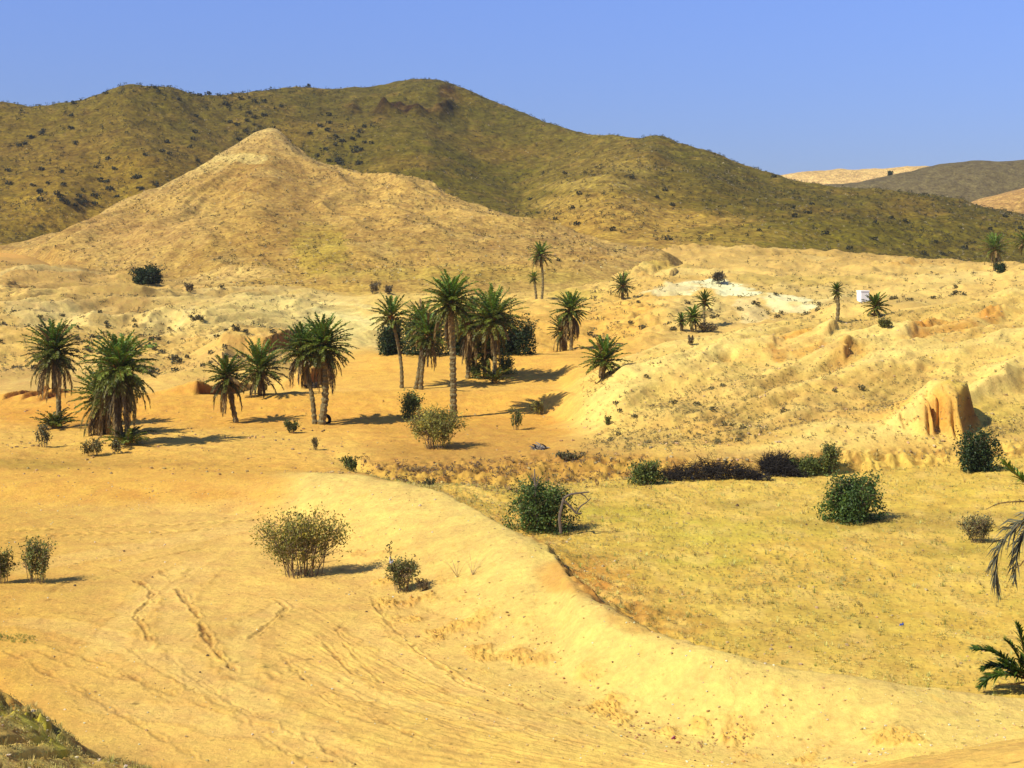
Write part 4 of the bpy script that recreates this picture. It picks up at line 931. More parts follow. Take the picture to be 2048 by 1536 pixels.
# ---------------------------------------------------------------- bushes
def bush(name, label, u, v, w, h, seed, leaf=(0.05, 0.075, 0.018), n_leaf=1600, stems=9, ls=0.05, twiggy=0.3, group=None, cat='bush', base=None, var=0.3, upright=0.0, flat=1.0, depth=0.8):
    rg = np.random.default_rng(2000 + seed)
    b = G.cast(u, v) if base is None else np.array(base, float)
    D = b[1]; Wm = w / F * D / 2; Hm = h / F * D
    n_leaf = int(n_leaf * 1.9); ls = ls * .76; stems = int(stems * (1 + .7 * twiggy)); spr = .28 + .3 * max(0, twiggy - .4)
    root = empty(name, (b[0], b[1], b[2])); tag(root, label, cat, group)
    gs = Geo(); tips = []
    bark = np.array([0.19, 0.135, 0.07])
    for k in range(stems):
        a = 2 * pi * k / stems + rg.uniform(-.4, .4); rr = rg.uniform(0.25, 1.0) * (1 - 0.5 * upright)
        base_o = np.array([cos(a) * Wm * spr * rg.random() ** .5, sin(a) * Wm * spr * .7 * rg.random(), -0.08])
        tip = np.array([cos(a) * Wm * rr * .92, sin(a) * Wm * rr * depth, Hm * (0.55 + 0.42 * math.sqrt(max(0, 1 - rr * rr * .85))) * rg.uniform(.78, 1.0)])
        t = np.linspace(0, 1, 6)[:, None]
        P = base_o + (tip - base_o) * t; P[:, 2] = base_o[2] + (tip[2] - base_o[2]) * t[:, 0] ** 0.8
        P[1:-1] += rg.normal(0, 0.03 * Wm, (4, 3))
        tube(gs, P, np.linspace(0.011, 0.005, 6) * (0.6 + 0.4 * Wm), bark * rg.uniform(.7, 1.2), 5)
        for j in range(8):
            q = rg.uniform(.25, 1.0); o = P[0] + (P[-1] - P[0]) * q; o[2] = np.interp(q, np.linspace(0, 1, 6), P[:, 2])
            d = rg.normal(0, 1, 3); d[2] = abs(d[2]) * .9 + .2; d /= np.linalg.norm(d)
            e = o + d * rg.uniform(.18, .42) * (0.5 * Wm + 0.5 * Hm) * np.array([1, depth, .8])
            m_ = (o + e) / 2 + rg.normal(0, .03, 3)
            tube(gs, np.stack([o, m_, e]), [0.009, 0.006, 0.003], bark * rg.uniform(.7, 1.2), 3)
            tips.append((o, e))
    gs.obj('stems', M_TWIG, root)
    g = Geo(); n = n_leaf
    ti = rg.integers(0, len(tips), n); q = rg.uniform(0.15, 1.08, n)
    O = np.array([t[0] for t in tips]); E = np.array([t[1] for t in tips])
    C = O[ti] + (E[ti] - O[ti]) * q[:, None] + rg.normal(0, 1, (n, 3)) * np.array([Wm, Wm * depth, Hm]) * (0.07 + 0.05 * (1 - twiggy))
    if twiggy < 0.5:                                            # fill the body of a dense bush down to the ground
        m = int(n * (0.75 - twiggy)); a = rg.uniform(0, 2 * pi, m); r_ = rg.uniform(.35, 1.0, m) ** .6; zz = rg.random(m) ** 1.15
        nlb = 9; lc = rg.normal(0, 1, (nlb, 2)) * .42; lc /= np.maximum(1, np.linalg.norm(lc, axis=1) / .72)[:, None]; lr = rg.uniform(.30, .52, nlb); lh = rg.uniform(.62, 1.05, nlb) * (1 - .30 * np.linalg.norm(lc, axis=1) ** 2); li = rg.integers(0, nlb, m)
        lob = 1 + 0.16 * np.sin(a * 3 + seed) + 0.10 * np.sin(a * 5 + 2 * seed)
        prof = np.sqrt(np.clip(1 - (zz * .98) ** 2.2, 0, 1)) * (0.84 + 0.2 * np.sin(zz * pi))
        bulge = np.sqrt(np.clip(1 - (zz * .97) ** 2.6, 0, 1)) * (.75 + .35 * np.sin(np.minimum(zz * 1.4, 1) * pi))
        C[:m] = np.stack([(lc[li, 0] + np.cos(a) * r_ * lr[li] * lob * bulge) * Wm, (lc[li, 1] + np.sin(a) * r_ * lr[li] * lob * bulge) * Wm * depth, zz * Hm * lh[li]], -1) + rg.normal(0, .05 * Wm, (m, 3))
    if twiggy >= 0.5:
        keep = fbm(C[:, 0] / Wm * 2.2 + seed * 3, C[:, 2] / Hm * 2.0 + C[:, 1] / Wm * 1.5, 2, seed + 7) > -.28; C[~keep] = C[keep][rg.integers(0, keep.sum(), (~keep).sum())] + rg.normal(0, .03 * Wm, ((~keep).sum(), 3))
    C[:, 2] = np.maximum(C[:, 2], 0.02)
    d1 = rg.normal(0, 1, (n, 3)); d1[:, 2] += 0.6; d1 /= np.linalg.norm(d1, axis=1)[:, None]
    d2 = np.cross(d1, rg.normal(0, 1, (n, 3))); d2 /= np.linalg.norm(d2, axis=1)[:, None]
    s1 = (ls * rg.uniform(.7, 1.6, n))[:, None]; s2 = s1 * 0.5
    V = np.stack([C - d1 * s1, C + d2 * s2, C + d1 * s1, C - d2 * s2], 1)
    Q = np.arange(n * 4).reshape(n, 4)
    clump = 1 + var * fbm(C[:, 0] / Wm * 1.8 + seed, C[:, 2] / Hm * 1.8 + C[:, 1] / Wm, 2, seed)
    cc = np.clip(np.asarray(leaf)[None] * (clump * rg.uniform(.65, 1.4, n))[:, None], 0.004, .6)
    yel = rg.random(n) < 0.12; cc[yel] = cc[yel] * np.array([1.8, 1.4, 1.0])
    g.add(V.reshape(-1, 3), Q, c=np.repeat(cc, 4, axis=0)); g.obj('foliage', M_LEAF, root)
    return root

DG = (0.055, 0.095, 0.016); OLV = (0.215, 0.205, 0.036); GRN = (0.095, 0.125, 0.024); DRK = (0.026, 0.046, 0.011); GRY = (0.16, 0.13, 0.065)
BUSHES = [
 ("wide twiggy olive bush on its own small mound in the sand yard",605,1152,196,128,dict(leaf=OLV,n_leaf=3600,stems=26,ls=.042,twiggy=.75,depth=.6)),
 ("sparse green bush with a tall sprig, right of the wide twiggy bush",806,1183,84,66,dict(leaf=(0.12,.13,.032),n_leaf=1100,stems=14,ls=.035,twiggy=.8,upright=.3)),
 ("little brown sprout at the right foot of the sparse green bush",845,1182,28,28,dict(leaf=(.14,.10,.03),n_leaf=160,stems=6,ls=.03,twiggy=.8)),
 ("thin two-headed bush near the left edge of the sand yard",72,1166,84,86,dict(leaf=(.16,.175,.036),n_leaf=1000,stems=13,ls=.04,twiggy=.85,upright=.2)),
 ("thin bush cut by the left edge of the sand yard",4,1166,56,78,dict(leaf=(.16,.17,.036),n_leaf=700,stems=10,ls=.04,twiggy=.85,upright=.2)),
 ("broad yellow-green bush in front of the tallest palm",872,897,134,76,dict(leaf=OLV,n_leaf=3000,stems=22,ls=.055,twiggy=.6,upright=.1)),
 ("round green bush left of the tallest palm's foot",822,833,52,50,dict(leaf=GRN,n_leaf=1500,stems=12,ls=.06,twiggy=.4)),
 ("narrow upright green shrub right of the tallest palm's shadow",1033,860,30,46,dict(leaf=GRN,n_leaf=420,stems=7,ls=.05,twiggy=.8,upright=.5)),
 ("small yellowish shrub below the palm crown's shadow",1078,829,32,26,dict(leaf=OLV,n_leaf=420,stems=8,ls=.05,twiggy=.7)),
 ("dense green bush at the inner foot of the embankment with dead wood beside it",1083,1062,136,100,dict(leaf=(.070,.110,.018),n_leaf=5200,stems=18,ls=.05,twiggy=.15)),
 ("green bush at the left end of the dark brush heap",1295,968,74,46,dict(leaf=GRN,n_leaf=1600,stems=10,ls=.055,twiggy=.3)),
 ("low green bush at the right end of the dark brush heap",1618,950,76,36,dict(leaf=GRN,n_leaf=1400,stems=10,ls=.055,twiggy=.3)),
 ("upright green bush beside the low one right of the brush heap",1662,947,48,60,dict(leaf=(.10,.12,.024),n_leaf=1300,stems=10,ls=.055,twiggy=.4,upright=.2)),
 ("dense dark green dome-shaped bush alone in the grassy field",1708,1040,140,88,dict(leaf=DG,n_leaf=5600,stems=20,ls=.055,twiggy=.1)),
 ("dense dark bush below the earth pillar near the right edge",1958,942,92,78,dict(leaf=DRK,n_leaf=3600,stems=14,ls=.06,twiggy=.05)),
 ("sparse grey-green shrub in the field near the right edge palm leaves",1955,1085,74,56,dict(leaf=(.15,.14,.05),n_leaf=800,stems=16,ls=.04,twiggy=.8)),
 ("small dark-leaved shrub at the upper tip of the embankment",703,942,40,30,dict(leaf=GRN,n_leaf=500,stems=9,ls=.05,twiggy=.6)),
 ("small bright green shrub in front of the twin palms",583,866,32,27,dict(leaf=(.075,.095,.02),n_leaf=600,stems=8,ls=.05,twiggy=.5)),
 ("wispy pale shrub on a stalk at the left, before the first palm",86,894,44,46,dict(leaf=(.12,.12,.05),n_leaf=420,stems=8,ls=.05,twiggy=.9)),
 ("low grassy yellow clump in front of the big skirted palm",186,912,52,34,dict(leaf=(.14,.12,.03),n_leaf=520,stems=9,ls=.05,twiggy=.8)),
 ("small grassy clump at the foot of the big skirted palm",232,908,26,30,dict(leaf=(.13,.12,.035),n_leaf=300,stems=6,ls=.05,twiggy=.8)),
 ("big round dark bush at the foot of the front hill",293,567,66,37,dict(leaf=DRK,n_leaf=2600,stems=10,ls=.15,twiggy=.05)),
 ("grey pair of shrubs at the foot of the front hill, left one",750,588,26,24,dict(leaf=GRY,n_leaf=500,stems=8,ls=.10,twiggy=.6)),
 ("grey pair of shrubs at the foot of the front hill, right one",776,588,20,18,dict(leaf=GRY,n_leaf=400,stems=8,ls=.10,twiggy=.6)),
 ("grey wind-swept shrub above the pale track",1438,568,36,22,dict(leaf=(.07,.06,.035),n_leaf=700,stems=9,ls=.11,twiggy=.5)),
 ("bright green low shrub on the crest of the right-hand slope",1770,654,32,16,dict(leaf=(.11,.115,.02),n_leaf=600,stems=8,ls=.06,twiggy=.3)),
 ("dark thicket bush at the left end behind the slender palm",783,708,66,66,dict(leaf=DRK,n_leaf=2200,stems=8,ls=.10,twiggy=.05)),
 ("dark thicket bush behind the crossing pair of palms",846,708,104,86,dict(leaf=DRK,n_leaf=3000,stems=8,ls=.10,twiggy=.05)),
 ("dark thicket bush just right of the tallest palm's trunk",925,708,80,66,dict(leaf=DRK,n_leaf=2200,stems=8,ls=.10,twiggy=.05)),
 ("dark thicket bush behind the full round crowned palm",990,708,90,94,dict(leaf=DRK,n_leaf=2600,stems=8,ls=.10,twiggy=.05)),
 ("dark thicket bush at the right end with sloping side",1036,708,64,78,dict(leaf=DRK,n_leaf=2200,stems=8,ls=.10,twiggy=.05)),
 ("green shrub at the foot of the palm with brown hanging leaves",950,757,34,36,dict(leaf=GRN,n_leaf=900,stems=8,ls=.07,twiggy=.4)),
 ("green shrub right of the full round crowned palm's foot",1010,748,40,40,dict(leaf=GRN,n_leaf=900,stems=8,ls=.07,twiggy=.4)),
 ("tiny green shrub on the sand below the right-hand slope's nose",1215,850,16,20,dict(leaf=GRN,n_leaf=160,stems=5,ls=.045,twiggy=.7)),
 ("tiny upright withered shrub on the sand below the twin palms",630,900,16,26,dict(leaf=(.11,.10,.04),n_leaf=130,stems=6,ls=.045,twiggy=.9,upright=.4)),
 ("grey scrub below the palms by the pale track",1415,664,52,18,dict(leaf=GRY,n_leaf=500,stems=8,ls=.08,twiggy=.5)),
 ("small dark shrub on the slope under the palms by the pale track",1381,690,18,18,dict(leaf=GRY,n_leaf=260,stems=6,ls=.06,twiggy=.5)),
 ("grey-brown low shrub at the foot of the hill right of the big round bush",378,584,24,16,dict(leaf=GRY,n_leaf=300,stems=6,ls=.10,twiggy=.5)),
 ("dark bush at the foot of the palm under the mountain near the right edge",2001,545,26,20,dict(leaf=DRK,n_leaf=600,stems=6,ls=.12,twiggy=.2)),
 ("low grassy tuft row at the edge of the scrub bank, middle of the valley",1135,920,70,14,dict(leaf=(.12,.11,.04),n_leaf=500,stems=10,ls=.05,twiggy=.6)),
 ("green shrub in the corner where embankment back and field meet",860,972,30,14,dict(leaf=(.08,.085,.03),n_leaf=200,stems=6,ls=.04,twiggy=.6)),
]
for i, (lab, u, v, w, h, kw) in enumerate(BUSHES):
    bush('bush', lab, u, v, w, h, i, group='bushes of the oasis', **kw)
# lone tree on the grey hill
c_ = np.argmin(np.abs(FG.u - 1780)); r_ = np.argmin(FG.V[:, c_])
bush('bush', 'lone dark bush on the ridge of the far grey hill', 1780, 352, 18, 9, 90, leaf=DRK, n_leaf=500, stems=6, ls=.3, twiggy=.05, base=(FG.x[r_, c_], FG.y[r_, c_], FG.z[r_, c_] - 0.2), group='bushes of the oasis')

# dry brush heaps along the ditch
def brush_heap(label, u, v, w, h, seed):
    rg = np.random.default_rng(3000 + seed); b = G.cast(u, v); D = b[1]; Wm = w / F * D / 2; Hm = h / F * D
    g = Geo()
    for k in range(2000):
        o = np.array([rg.uniform(-1, 1) * Wm, rg.uniform(-.35, .55), 0]); edge_ = 1 - abs(o[0] / Wm) ** 2.5
        o[2] = rg.random() * Hm * .8 * max(edge_, .1) + G.zat(b[0] + o[0], b[1] + o[1]) - b[2]
        d = rg.normal(0, 1, 3) * np.array([1, .6, .5]); d /= np.linalg.norm(d); e = o + d * rg.uniform(.15, .5)
        tube(g, np.stack([o, (o + e) / 2 + rg.normal(0, .03, 3), e]), [.012, .009, .004], np.array([.030, .025, .018]) * rg.uniform(.5, 1.5), 3)
    o = g.obj('brush_heap', M_TWIG); o.location = b
    tag(o, label, 'brush heap', 'dry brush heaps')
brush_heap('long dark heap of dry brush along the ditch at the foot of the right-hand slope', 1430, 957, 216, 32, 1)
brush_heap('shorter dark heap of dry brush right of the long one', 1565, 944, 86, 25, 2)

# dead wood, litter, stones -----------------------------------------------------------------
def branch(geo, pts, r0, r1, c, seed=0):
    P = spline(pts, 12); tube(geo, P, np.linspace(r0, r1, 12), c, 7, .06, seed)
bb = G.cast(1083, 1062); Dw = bb[1]
def rel(u, v, dd=0.0): return pp(u, v, Dw + dd) - bb
gw = Geo(); wood = np.array([.15, .115, .08])
branch(gw, [rel(1122,1066,-.7), rel(1118,1035,-.75), rel(1124,1010,-.8), rel(1128,996,-.8)], .055, .045, wood)
branch(gw, [rel(1126,998,-.8), rel(1140,988,-.8), rel(1160,986,-.8), rel(1178,984,-.8)], .045, .02, wood * .9)
branch(gw, [rel(1128,1002,-.8), rel(1144,1016,-.8), rel(1152,1028,-.8), rel(1164,1026,-.8)], .045, .02, wood * .8)
branch(gw, [rel(1152,1028,-.8), rel(1160,1012,-.8), rel(1172,1006,-.8), rel(1182,996,-.8)], .03, .014, wood * .8)
branch(gw, [rel(1160,986,-.8), rel(1170,992,-.8), rel(1176,1000,-.8)], .022, .012, wood * .8)
o = gw.obj('dead_branch', M_TWIG); o.location = bb; tag(o, 'bare grey crooked dead branches on the right side of the dense green bush', 'dead branch')
gw = Geo(); branch(gw, [rel(1073,1050,-.2), rel(1072,1000,-.2), rel(1070,965,-.2), rel(1069,938,-.2)], .07, .018, wood * 1.2); branch(gw, [rel(1071,980,-.2), rel(1076,962,-.2), rel(1078,950,-.2)], .03, .01, wood)
branch(gw, [rel(1070,968,-.2), rel(1066,955,-.2), rel(1064,946,-.2)], .02, .006, wood)
o = gw.obj('dead_stump', M_TWIG); o.location = bb; tag(o, 'upright bare grey dead stem rising out of the dense green bush', 'dead stem')
# half buried grey palm stump heap
b = G.cast(1080, 898); g = Geo(); rg = np.random.default_rng(5)
for k in range(26):
    a = rg.uniform(0, 2 * pi); Lg = rg.uniform(.25, .55); o0 = np.array([rg.uniform(-.3, .35), rg.uniform(-.2, .2), .02])
    tube(g, arc(o0, a, rg.uniform(.1, .9), Lg, .9, 6), np.linspace(.05, .015, 6), np.array([.19, .165, .13]) * rg.uniform(.4, 1.3), 5)
o = g.obj('palm_stump', M_TWIG); o.location = b; tag(o, 'grey heap of a cut dead palm stump lying on the sand in mid valley', 'stump')

def blobmesh(g, c, r, col, seed, sx=1, sy=1, sz=.7, n=8, m=6, rough=.25):
    rg = np.random.default_rng(seed); V = []
    for i in range(m + 1):
        ph = pi * i / m
        for j in range(n):
            th = 2 * pi * j / n; k = r * (1 + rough * rg.normal())
            V.append([c[0] + k * sin(ph) * cos(th) * sx, c[1] + k * sin(ph) * sin(th) * sy, c[2] + k * cos(ph) * sz])
    i = np.arange((m + 1) * n).reshape(m + 1, n); j = np.roll(i, -1, 1)
    g.add(V, np.stack([i[:-1], i[1:], j[1:], j[:-1]], -1).reshape(-1, 4), c=col)

M_STONE = earth_mat('pale_stone', 18, 4, .5, .2, .02, .2)
M_PLASTIC = leaf_mat('plastic_film', .3, .1, 6, .35)
stones = [(1655,1440,5),(585,1527,7),(505,1470,6),(545,1465,4),(840,1012,6),(870,1000,5),(865,1065,4),(1133,1085,5),(1230,1123,5),(1710,1118,4),(330,1090,4),(240,1122,4),(190,1085,4),(300,1065,4),(330,1125,4),(1540,1102,4),(1965,1371,6),(610,1345,4),(30,1085,4),(700,1020,4),(745,990,4),(780,1000,4),(1912,1268,4),(1975,1152,4),(130,1420,5),(460,1500,4),(800,1060,4)]
for i, (u, v, d) in enumerate(stones):
    b = G.cast(u, v); r = d / F * b[1] / 2 * .95; g = Geo(); blobmesh(g, (0, 0, r * .4), r, np.array([.62, .50, .29]), 600 + i)
    o = g.obj('stone', M_STONE, smooth=False); o.location = b; tag(o, 'small pale stone lying on the sand or grass of the valley floor', 'stone', 'pale stones on the valley floor')
darkst = [(553,1035,4),(248,1103,4),(305,1155,4),(830,1113,4),(150,1172,5),(1235,1175,4),(733,1224,4),(415,1312,5),(648,862,4),(625,862,4),(602,862,4),(910,925,4),(868,926,4),(955,925,5),(1613,1050,4),(1632,1050,3),(1475,1012,6),(400,1345,4),(975,1402,4),(1225,1325,4),(1545,1510,4),(1390,1522,4)]
for i, (u, v, d) in enumerate(darkst):
    b = G.cast(u, v); r = d / F * b[1] / 2 * 1.1; g = Geo(); blobmesh(g, (0, 0, r * .4), r, np.array([.13, .085, .045]), 700 + i)
    o = g.obj('stone', M_STONE); o.location = b; tag(o, 'small dark brown stone or clod lying on the valley floor', 'stone', 'dark stones and clods on the valley floor')
def bag(label, u, v, w, h, col, seed, dz=0.0, base=None, cat='plastic bag', name='plastic_bag'):
    b = G.cast(u, v) if base is None else base; rg = np.random.default_rng(seed); wm = w / F * b[1]; hm = h / F * b[1]
    n = 9; a, c = np.meshgrid(np.linspace(0, 1, n), np.linspace(0, 1, n), indexing='ij')
    X_ = (a - .5) * wm * (1 - .5 * c * (1 - a)) + .12 * wm * fbm(a * 4 + seed, c * 4, 2, seed); Y_ = .25 * wm * fbm(a * 3, c * 3 + seed, 2, seed + 1); Z_ = c * hm * (0.8 + .3 * np.sin(a * 5 + seed))
    i = np.arange(n * n).reshape(n, n); Q = np.stack([i[:-1, :-1], i[1:, :-1], i[1:, 1:], i[:-1, 1:]], -1).reshape(-1, 4)
    F1 = np.stack([X_, Y_ - .12 * wm * np.sin(pi * a) * np.sin(pi * c), Z_], -1).reshape(-1, 3); F2 = np.stack([X_, Y_ + .12 * wm * np.sin(pi * a) * np.sin(pi * c), Z_], -1).reshape(-1, 3)
    g = Geo(); g.add(F1, Q, c=col); g.add(F2, Q[:, ::-1], c=col)
    o = g.obj(name, M_PLASTIC, smooth=True); o.location = b + np.array([0, 0, dz]); tag(o, label, cat)
bs = G.cast(806, 1183)
bag('white plastic bag caught on the tall sprig of the sparse green bush', 785, 1122, 9, 13, (.75, .75, .75), 1, base=pp(782, 1127, bs[1]))
bag('white scrap of plastic in front of the dark brush heap', 1384, 957, 8, 9, (.75, .78, .8), 2)
bag('blue scrap of plastic lying in the grassy field', 1803, 1251, 9, 6, (.06, .14, .55), 3)
bag('pink scrap of plastic in the sand at the foot of the embankment', 1346, 1478, 9, 6, (.5, .12, .2), 4)
# tall sprig of the sparse bush
g = Geo(); rg = np.random.default_rng(12); P = spline([np.zeros(3), pp(782,1130,bs[1]) - bs, pp(778,1088,bs[1]) - bs]); tube(g, P, np.linspace(.014, .004, 14), np.array([.12, .09, .05]), 4)
n = 90; C = P[rg.integers(4, 14, n)] + rg.normal(0, .05, (n, 3)); d1 = rg.normal(0, 1, (n, 3)); d1 /= np.linalg.norm(d1, axis=1)[:, None]; d2 = np.cross(d1, rg.normal(0, 1, (n, 3))); d2 /= np.linalg.norm(d2, axis=1)[:, None]
g.add(np.stack([C - d1 * .035, C + d2 * .018, C + d1 * .035, C - d2 * .018], 1).reshape(-1, 3), np.arange(n * 4).reshape(n, 4), c=(.07, .08, .025))
sp = [o for o in bpy.data.objects if o.get('label', '').startswith('sparse green bush with a tall sprig')][0]
g.obj('sprig', M_LEAF, sp)
# pale dry stems standing in the sand of the embankment
for i, (u, v) in enumerate(((915, 1155), (945, 1150))):
    b = G.cast(u, v); g = Geo(); rg = np.random.default_rng(30 + i)
    for k in range(9):
        tube(g, arc((0, 0, 0), rg.uniform(0, 2 * pi), rg.uniform(.9, 1.45), rg.uniform(.4, .75), .3, 6), np.linspace(.006, .002, 6), np.array([.42, .32, .17]), 3)
    o = g.obj('dry_plant', M_TWIG); o.location = b; tag(o, 'wispy straw-coloured dry plant standing on the lit sand embankment', 'dry plant', 'dry plants on the embankment')
# old tyre by the twin palms, dark trough behind them, white box on the slope
b = G.cast(651, 847); me = Geo(); R_, r_ = .23, .085; n, m = 28, 10
tt_, ss_ = np.meshgrid(np.arange(n) * 2 * pi / n, np.arange(m) * 2 * pi / m, indexing='ij')
rad = R_ + r_ * np.cos(ss_) * (1 + .04 * (np.arange(n) % 2)[:, None])
Vt = np.stack([rad * np.cos(tt_), r_ * 1.15 * np.sin(ss_), rad * np.sin(tt_)], -1); i = np.arange(n * m).reshape(n, m); j = np.roll(i, -1, 0); k_ = np.roll(i, -1, 1); l_ = np.roll(j, -1, 1)
me.add(Vt.reshape(-1, 3), np.stack([i, j, l_, k_], -1).reshape(-1, 4), c=(.012, .011, .010))
o = me.obj('tyre', M_TWIG, smooth=True); o.location = b + np.array([0, -.05, .2]); o.rotation_euler = (radians(-22), 0, radians(25)); tag(o, 'dark round tyre-like lump at the foot of the twin palms', 'tyre')
b = G.cast(622, 776); g = Geo()
for k in range(60):
    rg = np.random.default_rng(800 + k); o0 = np.array([rg.uniform(-.55, .5), rg.uniform(-.15, .15), rg.uniform(0, .28)]); d = np.array([rg.normal(), .3 * rg.normal(), .25 * rg.normal()]); d /= np.linalg.norm(d)
    tube(g, np.stack([o0 - d * .22, o0, o0 + d * .22]), [.03, .035, .02], np.array([.035, .03, .025]) * rg.uniform(.5, 1.6), 5)
o = g.obj('brush_heap', M_TWIG); o.location = b; tag(o, 'small dark heap of palm wood behind the twin palms on the terrace', 'brush heap', 'dry brush heaps')
b = G.cast(1726, 602); wbx = 20 / F * b[1]; hbx = 21 / F * b[1]
M_WHITE = plain_mat('whitewash', (.80, .79, .75), .8, .05, 3, .1)
root = empty('white_box', b, radians(14)); tag(root, 'small whitewashed box-shaped tank standing on the far slope between two palms', 'box')
def rbox(name, sx, sy, z0, z1, ch, mat, parent):
    x, y = sx / 2, sy / 2; ring = [(-x + ch, -y), (x - ch, -y), (x, -y + ch), (x, y - ch), (x - ch, y), (-x + ch, y), (-x, y - ch), (-x, -y + ch)]
    V = [(a, b_, z0) for a, b_ in ring] + [(a, b_, z1 - ch) for a, b_ in ring] + [(a * (1 - ch / x), b_ * (1 - ch / y), z1) for a, b_ in ring]
    Q = [(i, (i + 1) % 8, 8 + (i + 1) % 8, 8 + i) for i in range(8)] + [(8 + i, 8 + (i + 1) % 8, 16 + (i + 1) % 8, 16 + i) for i in range(8)]
    Q += [(16, 17, 18, 19), (16, 19, 20, 23), (20, 21, 22, 23)]
    return build(name, np.array(V), np.array(Q), mat, parent)
rbox('body', wbx * .93, wbx * .9, -.6, hbx * .9, .03, M_WHITE, root); rbox('cap', wbx, wbx * .97, hbx * .9 + .002, hbx, .02, M_WHITE, root)

# ---------------------------------------------------------------- scattered scrub
def tuft_proto(seed, n=22, flat=.65, spread=.46):
    rg = np.random.default_rng(seed)
    a = rg.uniform(0, 2 * pi, n); r = np.sqrt(rg.random(n)) * spread; z = rg.random(n) * flat * np.sqrt(np.clip(1 - (r / .62) ** 2, .05, 1))
    C = np.stack([np.cos(a) * r, np.sin(a) * r, z + .03], -1)
    d1 = rg.normal(0, 1, (n, 3)) + C * 1.5 + np.array([0, 0, .5]); d1 /= np.linalg.norm(d1, axis=1)[:, None]
    d2 = np.cross(d1, rg.normal(0, 1, (n, 3))); d2 /= np.linalg.norm(d2, axis=1)[:, None]
    s1, s2 = rg.uniform(.13, .24, n)[:, None], rg.uniform(.09, .16, n)[:, None]
    V = np.stack([C - d1 * s1 * .6, C + d2 * s2, C + d1 * s1, C - d2 * s2], 1).reshape(-1, 3)
    V[:, 2] = np.maximum(V[:, 2], -.05)
    shade = np.repeat(rg.uniform(.7, 1.35, n), 4)
    return V, np.arange(n * 4).reshape(n, 4), shade
PROTO = [tuft_proto(900 + i, 46) for i in range(8)]; PROTO_S = [tuft_proto(950 + i, 12, .8) for i in range(6)]

def sample(L, n, u_rng, s_rng, seed, dens=None):
    rg = np.random.default_rng(seed); uu = rg.uniform(*u_rng, n); ss = rg.uniform(*s_rng, n)
    c = np.clip(np.searchsorted(L.u, uu), 0, len(L.u) - 1); r = np.clip(np.searchsorted(L.s[:, 0], ss), 0, L.s.shape[0] - 1)
    if dens is not None:
        kp = rg.random(n) < dens(L, r, c); r, c = r[kp], c[kp]
    return r, c, rg
class Pool:
    """shrub positions with size and colour, gathered before they are built"""
    def __init__(s): s.rows = []
    def add(s, L, r, c, size, col, region, block=None):
        D = L.D[r, c]; vis = L.vis[r, c]
        if block is not None: vis = vis & (L.V[r, c] < block(L.u[c]))
        for i in range(len(r)):
            s.rows.append((size[i] * F / D[i] * (1.0 if vis[i] else 0.0), L.x[r[i], c[i]], L.y[r[i], c[i]], L.z[r[i], c[i]], size[i], col[i], region))
pool = Pool()
def silf(Ls):
    def f(u): return np.min([np.interp(u, L.u, np.where(True, L.V.min(axis=0), 0), left=1e9, right=1e9) for L in Ls], axis=0)
    return f
g_sil = lambda u: np.interp(u, G.u, G.V.min(axis=0))
fh_sil = lambda u: np.minimum(g_sil(u), np.interp(u, FH.u, FH.V.min(axis=0), left=1e9, right=1e9))
def tone(rg, n, base, var=.3): return np.clip(np.asarray(base)[None] * rg.uniform(1 - var, 1 + var, (n, 1)) * rg.uniform(.9, 1.1, (n, 3)), .004, .6)
# mountain shrubs, thickest on the left shoulder and near the summit
r, c, rg = sample(MT, 4600, (-300, 2300), (1.0, 4.1), 1, lambda L, r, c: np.clip(.22 + .75 * sstep(-.1, .6, fbm(L.x[r, c] * .02, L.y[r, c] * .02, 3, 300)) * np.where(L.u[c] < 720, 1.25, .75), 0, 1))
sz = rg.uniform(.45, .95, len(r)) * np.where(rg.random(len(r)) < .2, 1.45, 1.0); pool.add(MT, r, c, sz, tone(rg, len(r), (.034, .036, .013)), 'mountain', fh_sil)
r, c, rg = sample(MT, 1700, (-60, 760), (1.6, 3.9), 8, lambda L, r, c: .15 + .85 * sstep(-.05, .4, fbm(L.x[r, c] * .03, L.y[r, c] * .012, 3, 305)))
sz = rg.uniform(.9, 1.7, len(r)); pool.add(MT, r, c, sz, tone(rg, len(r), (.034, .036, .013)), 'mountain', fh_sil)
r, c, rg = sample(FH, 1800, (-60, 1330), (1.1, 4.0), 2, lambda L, r, c: np.clip((L.V[20, c] - L.V.min(axis=0)[c]) / 260, .03, 1) * (.4 + .6 * sstep(-.2, .6, fbm(L.x[r, c] * .03, L.y[r, c] * .03, 3, 301))))
pool.add(FH, r, c, rg.uniform(.3, .75, len(r)), tone(rg, len(r), (.070, .062, .022)), 'hill', g_sil)
r, c, rg = sample(G, 2600, (1170, 2110), (8.3, 12.1), 3, lambda L, r, c: .22 + .78 * sstep(.8, .1, g1[r, c]))
pool.add(G, r, c, rg.uniform(.09, .22, len(r)) * np.where(rg.random(len(r)) < .06, 1.6, 1), tone(rg, len(r), (.155, .130, .048)), 'slope')
r, c, rg = sample(G, 1500, (-60, 660), (11.8, 17.2), 4, lambda L, r, c: .3 + .7 * sstep(-.2, .5, fbm(L.x[r, c] * .08, L.y[r, c] * .08, 3, 303)))
pool.add(G, r, c, rg.uniform(.18, .45, len(r)) * np.where(rg.random(len(r)) < .1, 1.7, 1), tone(rg, len(r), (.100, .088, .038)), 'hillocks')
r, c, rg = sample(G, 1400, (1180, 2110), (14.2, 18.0), 5, lambda L, r, c: .4 + .6 * sstep(-.2, .5, fbm(L.x[r, c] * .05, L.y[r, c] * .05, 3, 304)))
pool.add(G, r, c, rg.uniform(.2, .55, len(r)), tone(rg, len(r), (.105, .090, .036)), 'badlands')
rows = sorted(pool.rows, key=lambda q: -q[0])
